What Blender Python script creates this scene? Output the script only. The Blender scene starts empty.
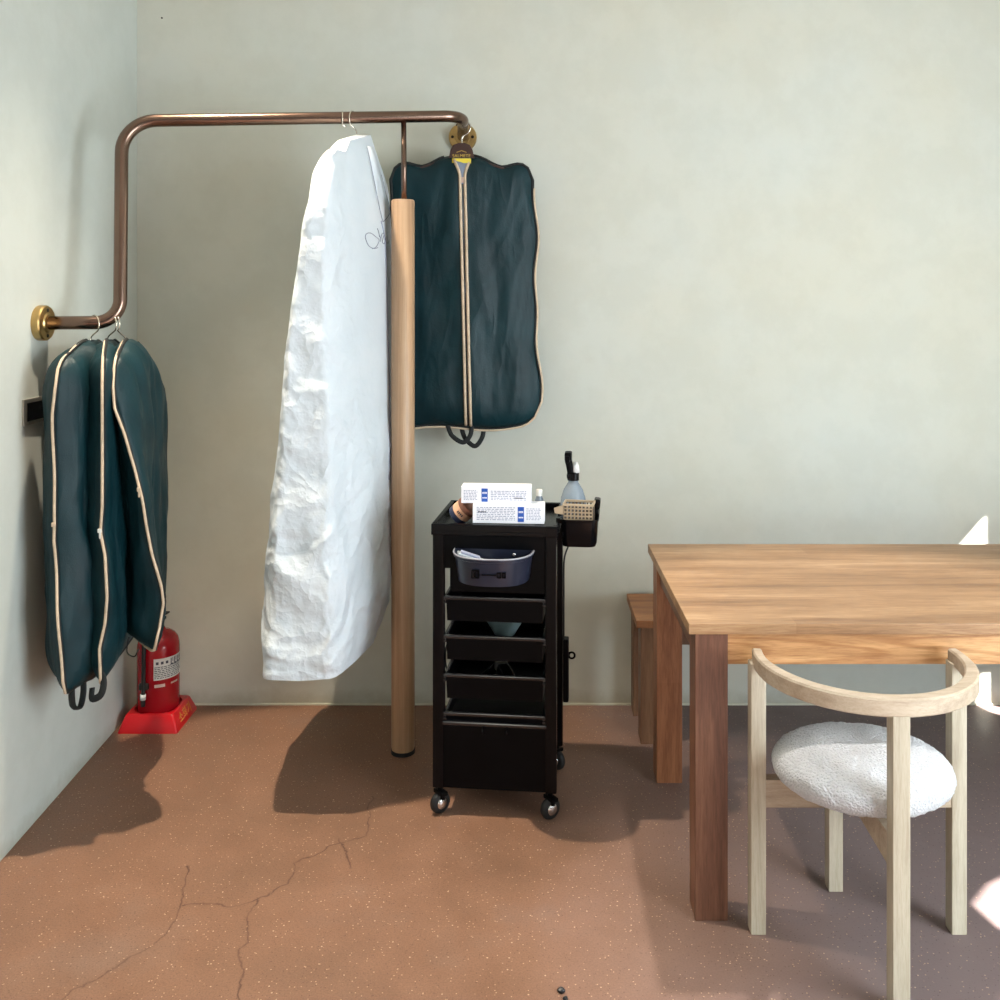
import bpy, bmesh, math, random
from mathutils import Vector, Matrix, noise
from mathutils.bvhtree import BVHTree
from mathutils.geometry import tessellate_polygon

random.seed(7)
scn = bpy.context.scene
C = scn.collection
PI = math.pi
# ---- survey of the room (metres): camera at X=0,Y=0 looking along +Y -------------
VX, VY, F, EYE = 521.0, 297.0, 960.0, 1.56
def at(px, py, Y):
    s = F / Y
    return Vector(((px - VX) / s, Y, EYE - (py - VY) / s))
def floor_at(px, py, z=0.0):
    s = (py - VY) / (EYE - z)
    return Vector(((px - VX) / s, F / s, z))
YW = 3.671                      # back wall
def wall_left_x(y):             # inner face of the left wall, very slightly out of square
    return -1.468 + (y - YW) * (-1.439 + 1.468) / (2.652 - YW)

def lin(c):
    def f(u):
        u /= 255.0
        return u / 12.92 if u <= 0.04045 else ((u + 0.055) / 1.055) ** 2.4
    return (f(c[0]), f(c[1]), f(c[2]), 1.0)
def clamp(x, a=0.0, b=1.0): return max(a, min(b, x))
def lerp(a, b, t): return a + (b - a) * t
def smooth(a, b, x):
    t = clamp((x - a) / (b - a)); return t * t * (3 - 2 * t)
def interp(pts, x):             # pts: [(x, y), ...] sorted, smooth piecewise
    if x <= pts[0][0]: return pts[0][1]
    for (x0, y0), (x1, y1) in zip(pts, pts[1:]):
        if x <= x1:
            return lerp(y0, y1, (x - x0) / (x1 - x0))
    return pts[-1][1]
def nz(x, y, z=0.0): return noise.noise(Vector((x, y, z)))

# ---------------------------------------------------------------- materials
class NT:
    def __init__(self, name):
        self.m = bpy.data.materials.new(name); self.m.use_nodes = True
        self.t = self.m.node_tree; self.n = self.t.nodes
        self.b = self.n['Principled BSDF']
    def node(self, typ, **kw):
        o = self.n.new(typ)
        for k, v in kw.items():
            if hasattr(o, k): setattr(o, k, v)
        return o
    def link(self, a, b): self.t.links.new(a, b)
    def coord(self, scale=(1, 1, 1), kind='Object', rot=(0, 0, 0)):
        tc = self.node('ShaderNodeTexCoord'); mp = self.node('ShaderNodeMapping')
        mp.inputs['Scale'].default_value = scale; mp.inputs['Rotation'].default_value = rot
        self.link(tc.outputs[kind], mp.inputs['Vector']); return mp.outputs['Vector']
    def noise(self, vec, scale, detail=4, rough=.55, dist=0.0):
        o = self.node('ShaderNodeTexNoise')
        o.inputs['Scale'].default_value = scale; o.inputs['Detail'].default_value = detail
        o.inputs['Roughness'].default_value = rough; o.inputs['Distortion'].default_value = dist
        self.link(vec, o.inputs['Vector']); return o.outputs['Fac']
    def ramp(self, fac, stops, interp='LINEAR'):
        o = self.node('ShaderNodeValToRGB'); e = o.color_ramp.elements
        o.color_ramp.interpolation = interp
        while len(e) < len(stops): e.new(0.5)
        for k, (p, c) in enumerate(stops):
            e[k].position = p; e[k].color = c if len(c) == 4 else (*c, 1)
        self.link(fac, o.inputs['Fac']); return o.outputs['Color']
    def mix(self, fac, a, b, blend='MIX'):
        o = self.node('ShaderNodeMix', data_type='RGBA', blend_type=blend)
        for sock, v in ((o.inputs[0], fac), (o.inputs[6], a), (o.inputs[7], b)):
            if isinstance(v, (int, float, tuple)): sock.default_value = v
            else: self.link(v, sock)
        return o.outputs[2]
    def math(self, op, a, b=0.0, c=None):
        o = self.node('ShaderNodeMath', operation=op)
        for k, v in enumerate((a, b) if c is None else (a, b, c)):
            if isinstance(v, (int, float)): o.inputs[k].default_value = v
            else: self.link(v, o.inputs[k])
        return o.outputs[0]
    def vmath(self, op, a, b=None):
        o = self.node('ShaderNodeVectorMath', operation=op)
        for k, v in enumerate((a, b)):
            if v is None: continue
            if isinstance(v, (tuple, Vector)): o.inputs[k].default_value = tuple(v)
            else: self.link(v, o.inputs[k])
        return o
    def bump(self, h, strength=.3, dist=.01):
        o = self.node('ShaderNodeBump'); o.inputs['Strength'].default_value = strength
        o.inputs['Distance'].default_value = dist
        self.link(h, o.inputs['Height']); self.link(o.outputs['Normal'], self.b.inputs['Normal'])
    def set(self, color=None, rough=None, metal=None, **kw):
        if color is not None:
            if isinstance(color, tuple): self.b.inputs['Base Color'].default_value = color
            else: self.link(color, self.b.inputs['Base Color'])
        if rough is not None:
            if isinstance(rough, (int, float)): self.b.inputs['Roughness'].default_value = rough
            else: self.link(rough, self.b.inputs['Roughness'])
        if metal is not None: self.b.inputs['Metallic'].default_value = metal
        for k, v in kw.items(): self.b.inputs[k].default_value = v
        return self.m

M = {}
def simple(name, rgb, rough=.5, metal=0.0, var=.06, scale=30, bump=0.0, **kw):
    n = NT(name); v = n.coord()
    f = n.noise(v, scale, 3)
    c = lin(rgb)
    lo = tuple(x * (1 - var) for x in c[:3]); hi = tuple(min(1, x * (1 + var)) for x in c[:3])
    n.set(n.ramp(f, [(.3, lo), (.7, hi)]), rough, metal, **kw)
    if bump: n.bump(f, bump, .004)
    M[name] = n.m
    return n.m

def wall_material(name, base, cool):
    n = NT(name); v = n.coord()
    big = n.noise(v, 1.1, 5, .55); fine = n.noise(v, 26, 6, .6)
    col = n.mix(n.ramp(big, [(.35, (0, 0, 0)), (.68, (1, 1, 1))]), lin(base), lin(cool))
    sp = n.ramp(n.noise(v, 5.5, 6, .7), [(.42, (.93, .93, .92)), (.58, (1, 1, 1))])
    col = n.mix(.6, col, sp, 'MULTIPLY')
    sep = n.node('ShaderNodeSeparateXYZ'); n.link(v, sep.inputs[0])
    z = n.math('ADD', sep.outputs['Z'], n.math('MULTIPLY', n.noise(v, 14, 6, .7), .10))
    grime = n.ramp(z, [(.05, (.70, .66, .58)), (.11, (1, 1, 1))])
    col = n.mix(.75, col, grime, 'MULTIPLY')
    n.set(col, .75); n.bump(fine, .10, .004)
    M[name] = n.m
wall_material('back_wall_plaster', (206, 204, 189), (204, 207, 199))
wall_material('left_wall_plaster', (200, 204, 197), (194, 200, 194))

# floor: ground red-brown concrete, speckled aggregate, a few long cracks
def crack_points():
    def P(x, y):
        p = floor_at(x, y); return (p.x, p.y)
    return [
        [P(371, 797), P(369, 815), P(366, 836), P(333, 846), P(298, 862), P(288, 882), P(256, 899), P(238, 906), P(184, 904)],
        [P(256, 899), P(249, 914), P(248, 941), P(239, 950), P(243, 968), P(239, 1005)],
        [P(186, 866), P(182, 903), P(173, 925), P(153, 945), P(112, 968), P(74, 991), P(40, 1010)],
        [P(340, 838), P(350, 868)]]
def floor_material():
    n = NT('ground_concrete'); v = n.coord()
    big = n.noise(v, 1.6, 5, .6); mid = n.noise(v, 9, 5, .65)
    col = n.ramp(big, [(.3, lin((126, 95, 76))), (.55, lin((140, 104, 83))), (.75, lin((137, 110, 95)))])
    col = n.mix(.5, col, n.ramp(mid, [(.3, (.72, .70, .69)), (.7, (1, 1, 1))]), 'MULTIPLY')
    grit = n.ramp(n.noise(v, 230, 3, .7), [(.34, (.62, .60, .58)), (.5, (.96, .96, .96)), (.66, (1.18, 1.15, 1.1))])
    col = n.mix(.6, col, grit, 'MULTIPLY')
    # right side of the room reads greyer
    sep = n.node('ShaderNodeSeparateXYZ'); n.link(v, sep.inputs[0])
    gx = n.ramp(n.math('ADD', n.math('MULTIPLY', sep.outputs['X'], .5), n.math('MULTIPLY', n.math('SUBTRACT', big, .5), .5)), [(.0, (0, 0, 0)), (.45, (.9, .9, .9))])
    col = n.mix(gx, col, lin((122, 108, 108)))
    for sc, lo, hi, c in ((105, .12, .22, (226, 190, 154)), (130, .14, .24, (64, 42, 36)), (52, .08, .13, (235, 205, 172)), (75, .07, .12, (60, 40, 34))):
        vo = n.node('ShaderNodeTexVoronoi'); vo.inputs['Scale'].default_value = sc; n.link(v, vo.inputs['Vector'])
        pick = n.ramp(vo.outputs['Color'], [(.60, (0, 0, 0)), (.64, (1, 1, 1))])
        dot = n.ramp(vo.outputs['Distance'], [(lo, (1, 1, 1)), (hi, (0, 0, 0))])
        col = n.mix(n.math('MULTIPLY', n.math('MULTIPLY', pick, dot), .55), col, lin(c))
    # cracks
    wob = n.node('ShaderNodeTexNoise'); wob.inputs['Scale'].default_value = 16; wob.inputs['Detail'].default_value = 5
    n.link(v, wob.inputs['Vector'])
    off = n.vmath('SCALE', n.vmath('SUBTRACT', wob.outputs['Color'], (.5, .5, .5)).outputs[0]); off.inputs['Scale'].default_value = .05
    p = n.vmath('MULTIPLY', n.vmath('ADD', v, off.outputs[0]).outputs[0], (1, 1, 0)).outputs[0]
    dmin = None
    for line in crack_points():
        for a, b in zip(line, line[1:]):
            a = Vector((*a, 0)); b = Vector((*b, 0)); ba = b - a
            pa = n.vmath('SUBTRACT', p, a).outputs[0]
            h = n.math('DIVIDE', n.vmath('DOT_PRODUCT', pa, ba).outputs['Value'], ba.dot(ba))
            h = n.node('ShaderNodeClamp') and n.math('MINIMUM', n.math('MAXIMUM', h, 0.0), 1.0)
            sc = n.vmath('SCALE', tuple(ba)); n.link(h, sc.inputs['Scale'])
            d = n.vmath('LENGTH', n.vmath('SUBTRACT', pa, sc.outputs[0]).outputs[0]).outputs['Value']
            dmin = d if dmin is None else n.math('MINIMUM', dmin, d)
    ck = n.ramp(dmin, [(.0010, (1, 1, 1)), (.0034, (0, 0, 0))])
    ck = n.math('MULTIPLY', ck, n.ramp(mid, [(.3, (.15, .15, .15)), (.6, (1, 1, 1))]))
    col = n.mix(n.math('MULTIPLY', ck, .8), col, lin((66, 40, 32)))
    n.set(col, n.ramp(mid, [(.3, (.42,) * 3), (.7, (.6,) * 3)]))
    n.b.inputs['Specular IOR Level'].default_value = .35
    n.bump(n.noise(v, 160, 4, .6), .16, .002)
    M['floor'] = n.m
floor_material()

def wood(name, dark, mid, light, grain=(1.2, 16, 16), stave=0.0, rough=.45, axis=0, figure=0.0, contrast=1.0):
    """long-grain timber; axis = grain direction in object space"""
    n = NT(name)
    sc = [grain[1]] * 3; sc[axis] = grain[0]
    v0 = n.coord(); v = n.coord(tuple(sc))
    f1 = n.noise(v, 1.0, 7, .62, .6); f2 = n.noise(v, 5.5, 5, .65, .2); f3 = n.noise(v, 17, 3, .6)
    col = n.ramp(f1, [(.28, lin(dark)), (.5, lin(mid)), (.72, lin(light))])
    col = n.mix(.55 * contrast, col, n.ramp(f2, [(.36, (.66, .58, .52)), (.55, (1, 1, 1))]), 'MULTIPLY')
    col = n.mix(.40 * contrast, col, n.ramp(f3, [(.40, (.62, .54, .47)), (.52, (1, 1, 1))]), 'MULTIPLY')
    if figure:
        vf = n.coord((1.5, 6, 7.5))
        nf = n.noise(vf, 1.0, 1.5, .4, .3)
        w = n.math('SINE', n.math('MULTIPLY', nf, 95.0))
        col = n.mix(figure, col, n.ramp(n.math('ADD', n.math('MULTIPLY', w, .5), .5), [(.0, (.70, .58, .46)), (.45, (1, 1, 1))]), 'MULTIPLY')
    if stave:
        sep = n.node('ShaderNodeSeparateXYZ'); n.link(v0, sep.inputs[0])
        across = sep.outputs['Y' if axis != 1 else 'X']; along = sep.outputs['XYZ'[axis]]
        row = n.math('FLOOR', n.math('MULTIPLY', across, 1 / stave))
        wn = n.node('ShaderNodeTexWhiteNoise', noise_dimensions='1D'); n.link(row, wn.inputs['W'])
        seg = n.math('FLOOR', n.math('ADD', n.math('MULTIPLY', along, 1.3), n.math('MULTIPLY', wn.outputs['Value'], 7.0)))
        wn2 = n.node('ShaderNodeTexWhiteNoise', noise_dimensions='2D')
        cmb = n.node('ShaderNodeCombineXYZ'); n.link(row, cmb.inputs[0]); n.link(seg, cmb.inputs[1])
        n.link(cmb.outputs[0], wn2.inputs['Vector'])
        col = n.mix(.8, col, n.ramp(wn2.outputs['Value'], [(0, (.80, .74, .68)), (.5, (.95, .93, .90)), (1, (1.0, 1.0, 1.0))]), 'MULTIPLY')
    n.set(col, rough); n.bump(f2, .12, .002)
    M[name] = n.m
wood('table_top_wood', (136, 102, 70), (168, 131, 94), (190, 155, 118), stave=.085, rough=.42)
wood('apron_wood', (160, 112, 68), (198, 150, 100), (216, 174, 124), figure=.75, rough=.45)
wood('table_leg_wood', (78, 50, 37), (106, 70, 53), (134, 94, 72), axis=2, rough=.4)
wood('table_leg_pale_wood', (118, 72, 46), (150, 98, 66), (176, 124, 86), axis=2, rough=.45, stave=.03)
wood('bench_wood', (120, 76, 46), (154, 104, 66), (182, 134, 88), stave=.07, rough=.45)
wood('bench_leg_wood', (76, 50, 34), (108, 74, 52), (134, 100, 72), axis=2)
wood('pale_ash', (166, 154, 134), (186, 176, 156), (202, 194, 176), axis=2, rough=.5, grain=(2, 34, 34), contrast=.5)
wood('pale_ash_rail', (158, 140, 120), (184, 167, 146), (200, 186, 166), axis=0, rough=.5, grain=(5, 26, 26), contrast=.45)
wood('post_wood', (156, 122, 92), (180, 147, 115), (196, 168, 138), axis=2, rough=.42, grain=(.8, 34, 34), contrast=.45)

simple('bronze_pipe', (122, 100, 88), .24, 1.0, .10, 9)
simple('brass', (188, 158, 104), .34, 1.0, .18, 24)
simple('dark_screw', (40, 32, 22), .4, .6)
simple('wire_chrome', (215, 208, 196), .22, 1.0)
simple('black_plastic', (5, 5, 7), .42, 0, .25, 14, **{'Specular IOR Level': .10})
simple('black_gloss', (6, 6, 9), .25, 0, .2, 10, **{'Specular IOR Level': .18})
simple('basket_plastic', (33, 37, 53), .3, 0, .12, 12)
simple('rim_painted_gloss', (150, 152, 162), .3)  # pale grey stands in for the gloss line on the front basket rim
simple('drawer_rim', (30, 30, 34), .16, 0, .2, 10, **{'Specular IOR Level': .8})
simple('rubber', (22, 22, 23), .6)
simple('chrome', (225, 225, 228), .12, 1.0)
simple('white_card', (240, 240, 246), .5, 0, .03, 20)
simple('print_blue', (30, 84, 176), .5)
simple('print_grey', (150, 156, 180), .6)
simple('print_dark', (56, 58, 74), .6)
simple('tan_plastic', (180, 160, 134), .5, 0, .08)
simple('tan_painted_shade', (84, 70, 58), .6)  # darkened tan: shade painted on the perforated basket's inner panels
simple('clear_grey', (172, 182, 190), .2, 0, .05)
simple('peach_card', (226, 176, 142), .45)
simple('navy_card', (38, 44, 72), .45)
simple('copper_lid', (150, 104, 88), .3, .7)
simple('pale_plastic', (226, 226, 226), .35)
simple('teal_plastic', (164, 190, 192), .35, 0, .05)
simple('red_paint', (158, 16, 28), .22, 0, .08, 8)
simple('red_stand_plastic', (186, 16, 26), .3, 0, .08, 8)
simple('sticker_white', (214, 212, 208), .45)
simple('gold_print', (196, 130, 60), .45)
simple('silver_band', (216, 190, 182), .3, .5)
simple('piping', (206, 184, 158), .65, 0, .12, 60)
simple('black_webbing', (12, 17, 18), .7, 0, .3, 90)
simple('dark_zip', (14, 12, 12), .5, 0, .3, 120)
simple('grey_insert', (118, 126, 144), .7)
simple('brown_hanger', (64, 42, 38), .32)
simple('yellow_label', (226, 206, 70), .4)
simple('gold_letters', (196, 164, 78), .4)
simple('white_plastic', (222, 220, 214), .4)
simple('thread', (128, 134, 150), .7)
simple('steel_plate', (176, 172, 164), .35, .8)
simple('grit', (18, 18, 22), .35)
simple('caulk', (206, 204, 186), .7)
simple('ceiling_paint', (222, 220, 210), .8)
def water_glass():
    n = NT('frosted_bottle'); v = n.coord()
    n.set(n.ramp(n.noise(v, 12, 3), [(.3, lin((168, 186, 204))), (.7, lin((196, 206, 216)))]), .18)
    n.b.inputs['Transmission Weight'].default_value = .55; n.b.inputs['IOR'].default_value = 1.35
    M['frosted_bottle'] = n.m
water_glass()
def nylon():
    n = NT('green_nylon'); v = n.coord()
    f = n.noise(v, 7, 4, .6); w = n.noise(v, 420, 2)
    n.set(n.ramp(f, [(.3, lin((3, 33, 39))), (.7, lin((6, 46, 53)))]), .5)
    n.b.inputs['Specular IOR Level'].default_value = .30
    cr = n.noise(n.coord((1.7, 1.7, .55)), 6, 2, .45, .35)
    ridge = n.math('ABSOLUTE', n.math('SUBTRACT', cr, .5))
    h = n.math('ADD', n.math('MULTIPLY', n.math('MINIMUM', ridge, .10), -.8), n.math('MULTIPLY', n.noise(v, 28, 4, .6), .07))
    h = n.math('ADD', h, n.math('MULTIPLY', w, .03))
    n.bump(h, .6, .03)
    M['green_nylon'] = n.m
nylon()
def white_cloth():
    n = NT('white_garment_cloth'); v = n.coord()
    vo = n.node('ShaderNodeTexVoronoi', feature='DISTANCE_TO_EDGE'); vo.inputs['Scale'].default_value = 7
    n.link(n.vmath('ADD', v, None).outputs[0], vo.inputs['Vector'])
    nn = n.node('ShaderNodeTexNoise'); nn.inputs['Scale'].default_value = 5; nn.inputs['Detail'].default_value = 5
    n.link(v, nn.inputs['Vector'])
    ad = n.vmath('ADD', v, None); sc = n.vmath('SCALE', nn.outputs['Color']); sc.inputs['Scale'].default_value = .22
    n.link(sc.outputs[0], ad.inputs[1]); n.link(ad.outputs[0], vo.inputs['Vector'])
    v2 = n.node('ShaderNodeTexVoronoi'); v2.inputs['Scale'].default_value = 7.5; n.link(ad.outputs[0], v2.inputs['Vector'])
    v3 = n.node('ShaderNodeTexVoronoi'); v3.inputs['Scale'].default_value = 17; n.link(ad.outputs[0], v3.inputs['Vector'])
    h = n.math('ADD', n.math('MULTIPLY', v2.outputs['Distance'], 1.0), n.math('MULTIPLY', v3.outputs['Distance'], .30))
    at_ = n.node('ShaderNodeAttribute', attribute_name='crumple')
    h = n.math('ADD', n.math('MULTIPLY', h, at_.outputs['Fac']), n.math('MULTIPLY', n.noise(v, 16, 4, .6), .05))
    n.set(n.ramp(n.noise(v, 6, 3), [(.3, lin((207, 216, 223))), (.7, lin((216, 223, 229)))]), .55)
    n.b.inputs['Specular IOR Level'].default_value = .3
    n.bump(h, .50, .035)
    M['white_garment_cloth'] = n.m
white_cloth()
def boucle():
    n = NT('boucle'); v = n.coord()
    vo = n.node('ShaderNodeTexVoronoi', feature='SMOOTH_F1'); vo.inputs['Scale'].default_value = 210; n.link(v, vo.inputs['Vector'])
    h = n.math('ADD', vo.outputs['Distance'], n.math('MULTIPLY', n.noise(v, 150, 4, .7), 1.0))
    n.set(n.ramp(h, [(.30, lin((164, 167, 171))), (.85, lin((206, 208, 212)))]), .9)
    n.b.inputs['Sheen Weight'].default_value = .25
    n.bump(h, .8, .008)
    M['boucle'] = n.m
boucle()

# ---------------------------------------------------------------- geometry helpers
def tag(o, label=None, cat=None, group=None, kind=None):
    if label: o['label'] = label
    if cat: o['category'] = cat
    if group: o['group'] = group
    if kind: o['kind'] = kind
    return o
def empty(name, loc=(0, 0, 0), rz=0.0, label=None, cat=None, group=None):
    o = bpy.data.objects.new(name, None); C.objects.link(o)
    o.location = loc; o.rotation_euler = (0, 0, rz); o.empty_display_size = .05
    return tag(o, label, cat, group)
def obj(name, bm, mat, parent=None, world=True, smooth_ang=None, label=None, shade=False):
    """one mesh object; world=True: bm is in world coordinates and is brought into the parent's frame"""
    if parent is not None and world:
        root = parent; off = Vector((0, 0, 0))
        while root is not None:
            off += Vector(root.location); root = root.parent
        bmesh.ops.translate(bm, verts=bm.verts, vec=-off)
    bmesh.ops.recalc_face_normals(bm, faces=bm.faces)
    me = bpy.data.meshes.new(name); bm.to_mesh(me); bm.free()
    o = bpy.data.objects.new(name, me); C.objects.link(o)
    mats = mat if isinstance(mat, (list, tuple)) else [mat]
    for m in mats: me.materials.append(M[m] if isinstance(m, str) else m)
    if parent is not None: o.parent = parent
    if shade or smooth_ang:
        me.polygons.foreach_set('use_smooth', [True] * len(me.polygons))
        if smooth_ang:
            me.set_sharp_from_angle(angle=math.radians(smooth_ang))
    if label: o['label'] = label
    return o
def recenter(o):
    """put a top-level mesh's origin at the bottom of its own geometry"""
    vs = [v.co.copy() for v in o.data.vertices]
    lo = Vector((min(v[i] for v in vs) for i in range(3))); hi = Vector((max(v[i] for v in vs) for i in range(3)))
    c = Vector(((lo.x + hi.x) / 2, (lo.y + hi.y) / 2, lo.z))
    o.data.transform(Matrix.Translation(-c)); o.location = c
    return o
def box(bm, lo, hi, bev=0.0, seg=2, mi=0, mat=None):
    m = Matrix.Translation([(a + b) / 2 for a, b in zip(lo, hi)]) @ Matrix.Diagonal([abs(b - a) for a, b in zip(lo, hi)] + [1])
    if mat is not None: m = mat @ m
    r = bmesh.ops.create_cube(bm, size=1.0, matrix=m)
    vs = r['verts']
    fs = list({f for v in vs for f in v.link_faces})
    for f in fs: f.material_index = mi
    if bev:
        es = list({e for v in vs for e in v.link_edges})
        rb = bmesh.ops.bevel(bm, geom=es, offset=bev, segments=seg, affect='EDGES', profile=.6)
        for f in rb['faces']: f.material_index = mi
def cyl(bm, p0, p1, r0, r1=None, n=24, caps=True):
    r1 = r0 if r1 is None else r1
    tube(bm, [Vector(p0), Vector(p1)], [r0, r1], n, caps)
def frames(pts, closed=False):
    n = len(pts); ts = []
    for i in range(n):
        a = pts[(i - 1) % n] if closed or i > 0 else pts[0]
        b = pts[(i + 1) % n] if closed or i < n - 1 else pts[-1]
        ts.append((b - a).normalized())
    t0 = ts[0]; up = Vector((0, 0, 1)) if abs(t0.z) < .9 else Vector((1, 0, 0))
    nrm = (up - t0 * up.dot(t0)).normalized(); out = []
    for t in ts:
        nrm = nrm - t * nrm.dot(t)
        nrm = nrm.normalized() if nrm.length > 1e-6 else t.orthogonal().normalized()
        out.append((t, nrm, t.cross(nrm)))
    return out
def tube(bm, pts, r, n=10, caps=True, closed=False, flat=1.0):
    """flat<1 squashes the section along the frame normal (webbing, strips)"""
    pts = [Vector(p) for p in pts]
    rs = r if isinstance(r, (list, tuple)) else [r] * len(pts)
    rings = []
    for p, (t, a, b), rr in zip(pts, frames(pts, closed), rs):
        rings.append([bm.verts.new(p + a * math.cos(2 * PI * k / n) * rr * (flat if flat > 0 else 1) + b * math.sin(2 * PI * k / n) * rr * (-flat if flat < 0 else 1)) for k in range(n)])
    m = len(rings)
    for i in range(m if closed else m - 1):
        A, B = rings[i], rings[(i + 1) % m]
        for k in range(n):
            bm.faces.new((A[k], A[(k + 1) % n], B[(k + 1) % n], B[k]))
    if caps and not closed:
        bm.faces.new(rings[0][::-1]); bm.faces.new(rings[-1])
def fillet(pts, r, seg=10):
    pts = [Vector(p) for p in pts]; out = [pts[0]]
    rs = r if isinstance(r, (list, tuple)) else [r] * len(pts)
    for i in range(1, len(pts) - 1):
        p = pts[i]; a = (pts[i - 1] - p); b = (pts[i + 1] - p)
        ang = a.angle(b); d = min(rs[i] / math.tan(ang / 2), a.length * .49, b.length * .49)
        A = p + a.normalized() * d; B = p + b.normalized() * d
        rad = d * math.tan(ang / 2)
        cdir = (a.normalized() + b.normalized()).normalized(); cen = p + cdir * (rad / math.sin(ang / 2))
        va, vb = A - cen, B - cen; tot = va.angle(vb); ax = va.cross(vb).normalized()
        for k in range(seg + 1):
            out.append(cen + Matrix.Rotation(tot * k / seg, 3, ax) @ va)
    out.append(pts[-1]); return out
def catmull(pts, sub=8, closed=False):
    pts = [Vector(p) for p in pts]; n = len(pts); out = []
    for i in range(n if closed else n - 1):
        if closed: p0, p1, p2, p3 = pts[(i - 1) % n], pts[i], pts[(i + 1) % n], pts[(i + 2) % n]
        else: p0, p1, p2, p3 = pts[max(i - 1, 0)], pts[i], pts[i + 1], pts[min(i + 2, n - 1)]
        for k in range(sub):
            t = k / sub
            out.append(.5 * ((2 * p1) + (p2 - p0) * t + (2 * p0 - 5 * p1 + 4 * p2 - p3) * t * t + (3 * p1 - p0 - 3 * p2 + p3) * t ** 3))
    if not closed: out.append(pts[-1])
    return out
def lathe(bm, prof, cen=(0, 0, 0), n=32, mat=None, cap_bottom=True, cap_top=True):
    cen = Vector(cen); rings = []
    for r, z in prof:
        ring = []
        for k in range(n):
            p = Vector((r * math.cos(2 * PI * k / n), r * math.sin(2 * PI * k / n), z))
            p = (mat @ p) if mat is not None else p
            ring.append(bm.verts.new(cen + p))
        rings.append(ring)
    for A, B in zip(rings, rings[1:]):
        for k in range(n): bm.faces.new((A[k], A[(k + 1) % n], B[(k + 1) % n], B[k]))
    if cap_bottom: bm.faces.new(rings[0][::-1])
    if cap_top: bm.faces.new(rings[-1])
def loft(bm, rings, cap0=True, cap1=True):
    R = [[bm.verts.new(p) for p in ring] for ring in rings]
    for A, B in zip(R, R[1:]):
        n = len(A)
        for k in range(n): bm.faces.new((A[k], A[(k + 1) % n], B[(k + 1) % n], B[k]))
    if cap0: bm.faces.new(R[0][::-1])
    if cap1: bm.faces.new(R[-1])
def BM(): return bmesh.new()
def text_bm(body, size, extrude=.0004, mat=None, align='CENTER'):
    cu = bpy.data.curves.new('lettering', 'FONT'); cu.body = body; cu.size = size
    cu.extrude = extrude; cu.align_x = align; cu.align_y = 'CENTER'
    o = bpy.data.objects.new('lettering', cu); C.objects.link(o)
    dg = bpy.context.evaluated_depsgraph_get(); dg.update()
    me = bpy.data.meshes.new_from_object(o.evaluated_get(dg))
    bm = BM(); bm.from_mesh(me)
    bpy.data.objects.remove(o); bpy.data.curves.remove(cu); bpy.data.meshes.remove(me)
    if mat is not None: bm.transform(mat)
    return bm
def merge(dst, src):
    me = bpy.data.meshes.new('tmp'); src.to_mesh(me); src.free(); dst.from_mesh(me); bpy.data.meshes.remove(me)

# ---------------------------------------------------------------- camera
cam = bpy.data.cameras.new('camera'); co = bpy.data.objects.new('camera', cam); C.objects.link(co)
cam.sensor_width = 36; cam.lens = 36 * F / 1000
cam.shift_x = -(VX - 500) / 1000; cam.shift_y = -(500 - VY) / 1000
co.location = (0, 0, EYE); co.rotation_euler = (PI / 2, 0, 0)
cam.clip_start = .05
scn.camera = co

# ---------------------------------------------------------------- the setting
XR, YF, ZC = 2.70, -3.6, 3.45
bm = BM(); box(bm, (-2.2, YF, -.1), (XR + .2, YW + .2, 0)); tag(obj('floor', bm, 'floor'), kind='structure')
bm = BM(); box(bm, (-2.2, YF, ZC), (XR + .2, YW + .2, ZC + .1)); tag(obj('ceiling', bm, 'ceiling_paint'), kind='structure')
bm = BM(); box(bm, (-2.2, YW, 0), (XR + .2, YW + .15, ZC)); tag(obj('wall_back', bm, 'back_wall_plaster'), kind='structure')
bm = BM()
for z0, z1 in ((0, ZC),):
    a, b = wall_left_x(YF), wall_left_x(YW + .1)
    vs = [bm.verts.new(p) for p in ((a, YF, z0), (b, YW + .1, z0), (b - .2, YW + .1, z0), (a - .2, YF, z0),
                                    (a, YF, z1), (b, YW + .1, z1), (b - .2, YW + .1, z1), (a - .2, YF, z1))]
    for f in ((0, 1, 2, 3), (4, 5, 6, 7), (0, 1, 5, 4), (1, 2, 6, 5), (2, 3, 7, 6), (3, 0, 4, 7)): bm.faces.new([vs[i] for i in f])
tag(obj('wall_left', bm, 'left_wall_plaster'), kind='structure')
# thin pale seam where the plaster meets the floor
bm = BM(); box(bm, (-1.462, YW - .004, 0), (XR, YW, .007)); tag(obj('trim_1', bm, 'caulk'), kind='structure')

# unseen right wall; its openings are shaped to throw the sun patches
SUN = Vector((-.60, .45, -.66)).normalized()
def back_to_wall(p):
    t = (p.x - XR) / SUN.x
    q = p - SUN * t
    return (q.y, q.z)
def on_wall(px, py): return at(px, py, YW)
holes = [
    [on_wall(956, 549), on_wall(983, 518), on_wall(986, 518), on_wall(986, 549)],
    [on_wall(976, 674), on_wall(977, 704), floor_at(992, 713), floor_at(1045, 741), on_wall(1045, 674)],
    [floor_at(974, 905), floor_at(990, 884), floor_at(1040, 862), floor_at(1040, 945), floor_at(1000, 929)],
    [Vector((.0, .35, 0)), Vector((1.25, .35, 0)), Vector((1.25, 1.45, 0)), Vector((.0, 1.45, 0))],  # added opening: sun patch on the unseen floor, for warm bounce light
]
polys = [[(YF, 0), (YW, 0), (YW, ZC), (YF, ZC)]] + [[back_to_wall(p) for p in h] for h in holes]
flat = [p for poly in polys for p in poly]
tris = tessellate_polygon([[Vector((p[0], p[1], 0)) for p in poly] for poly in polys])
bm = BM(); vs = [bm.verts.new((XR, p[0], p[1])) for p in flat]
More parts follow.
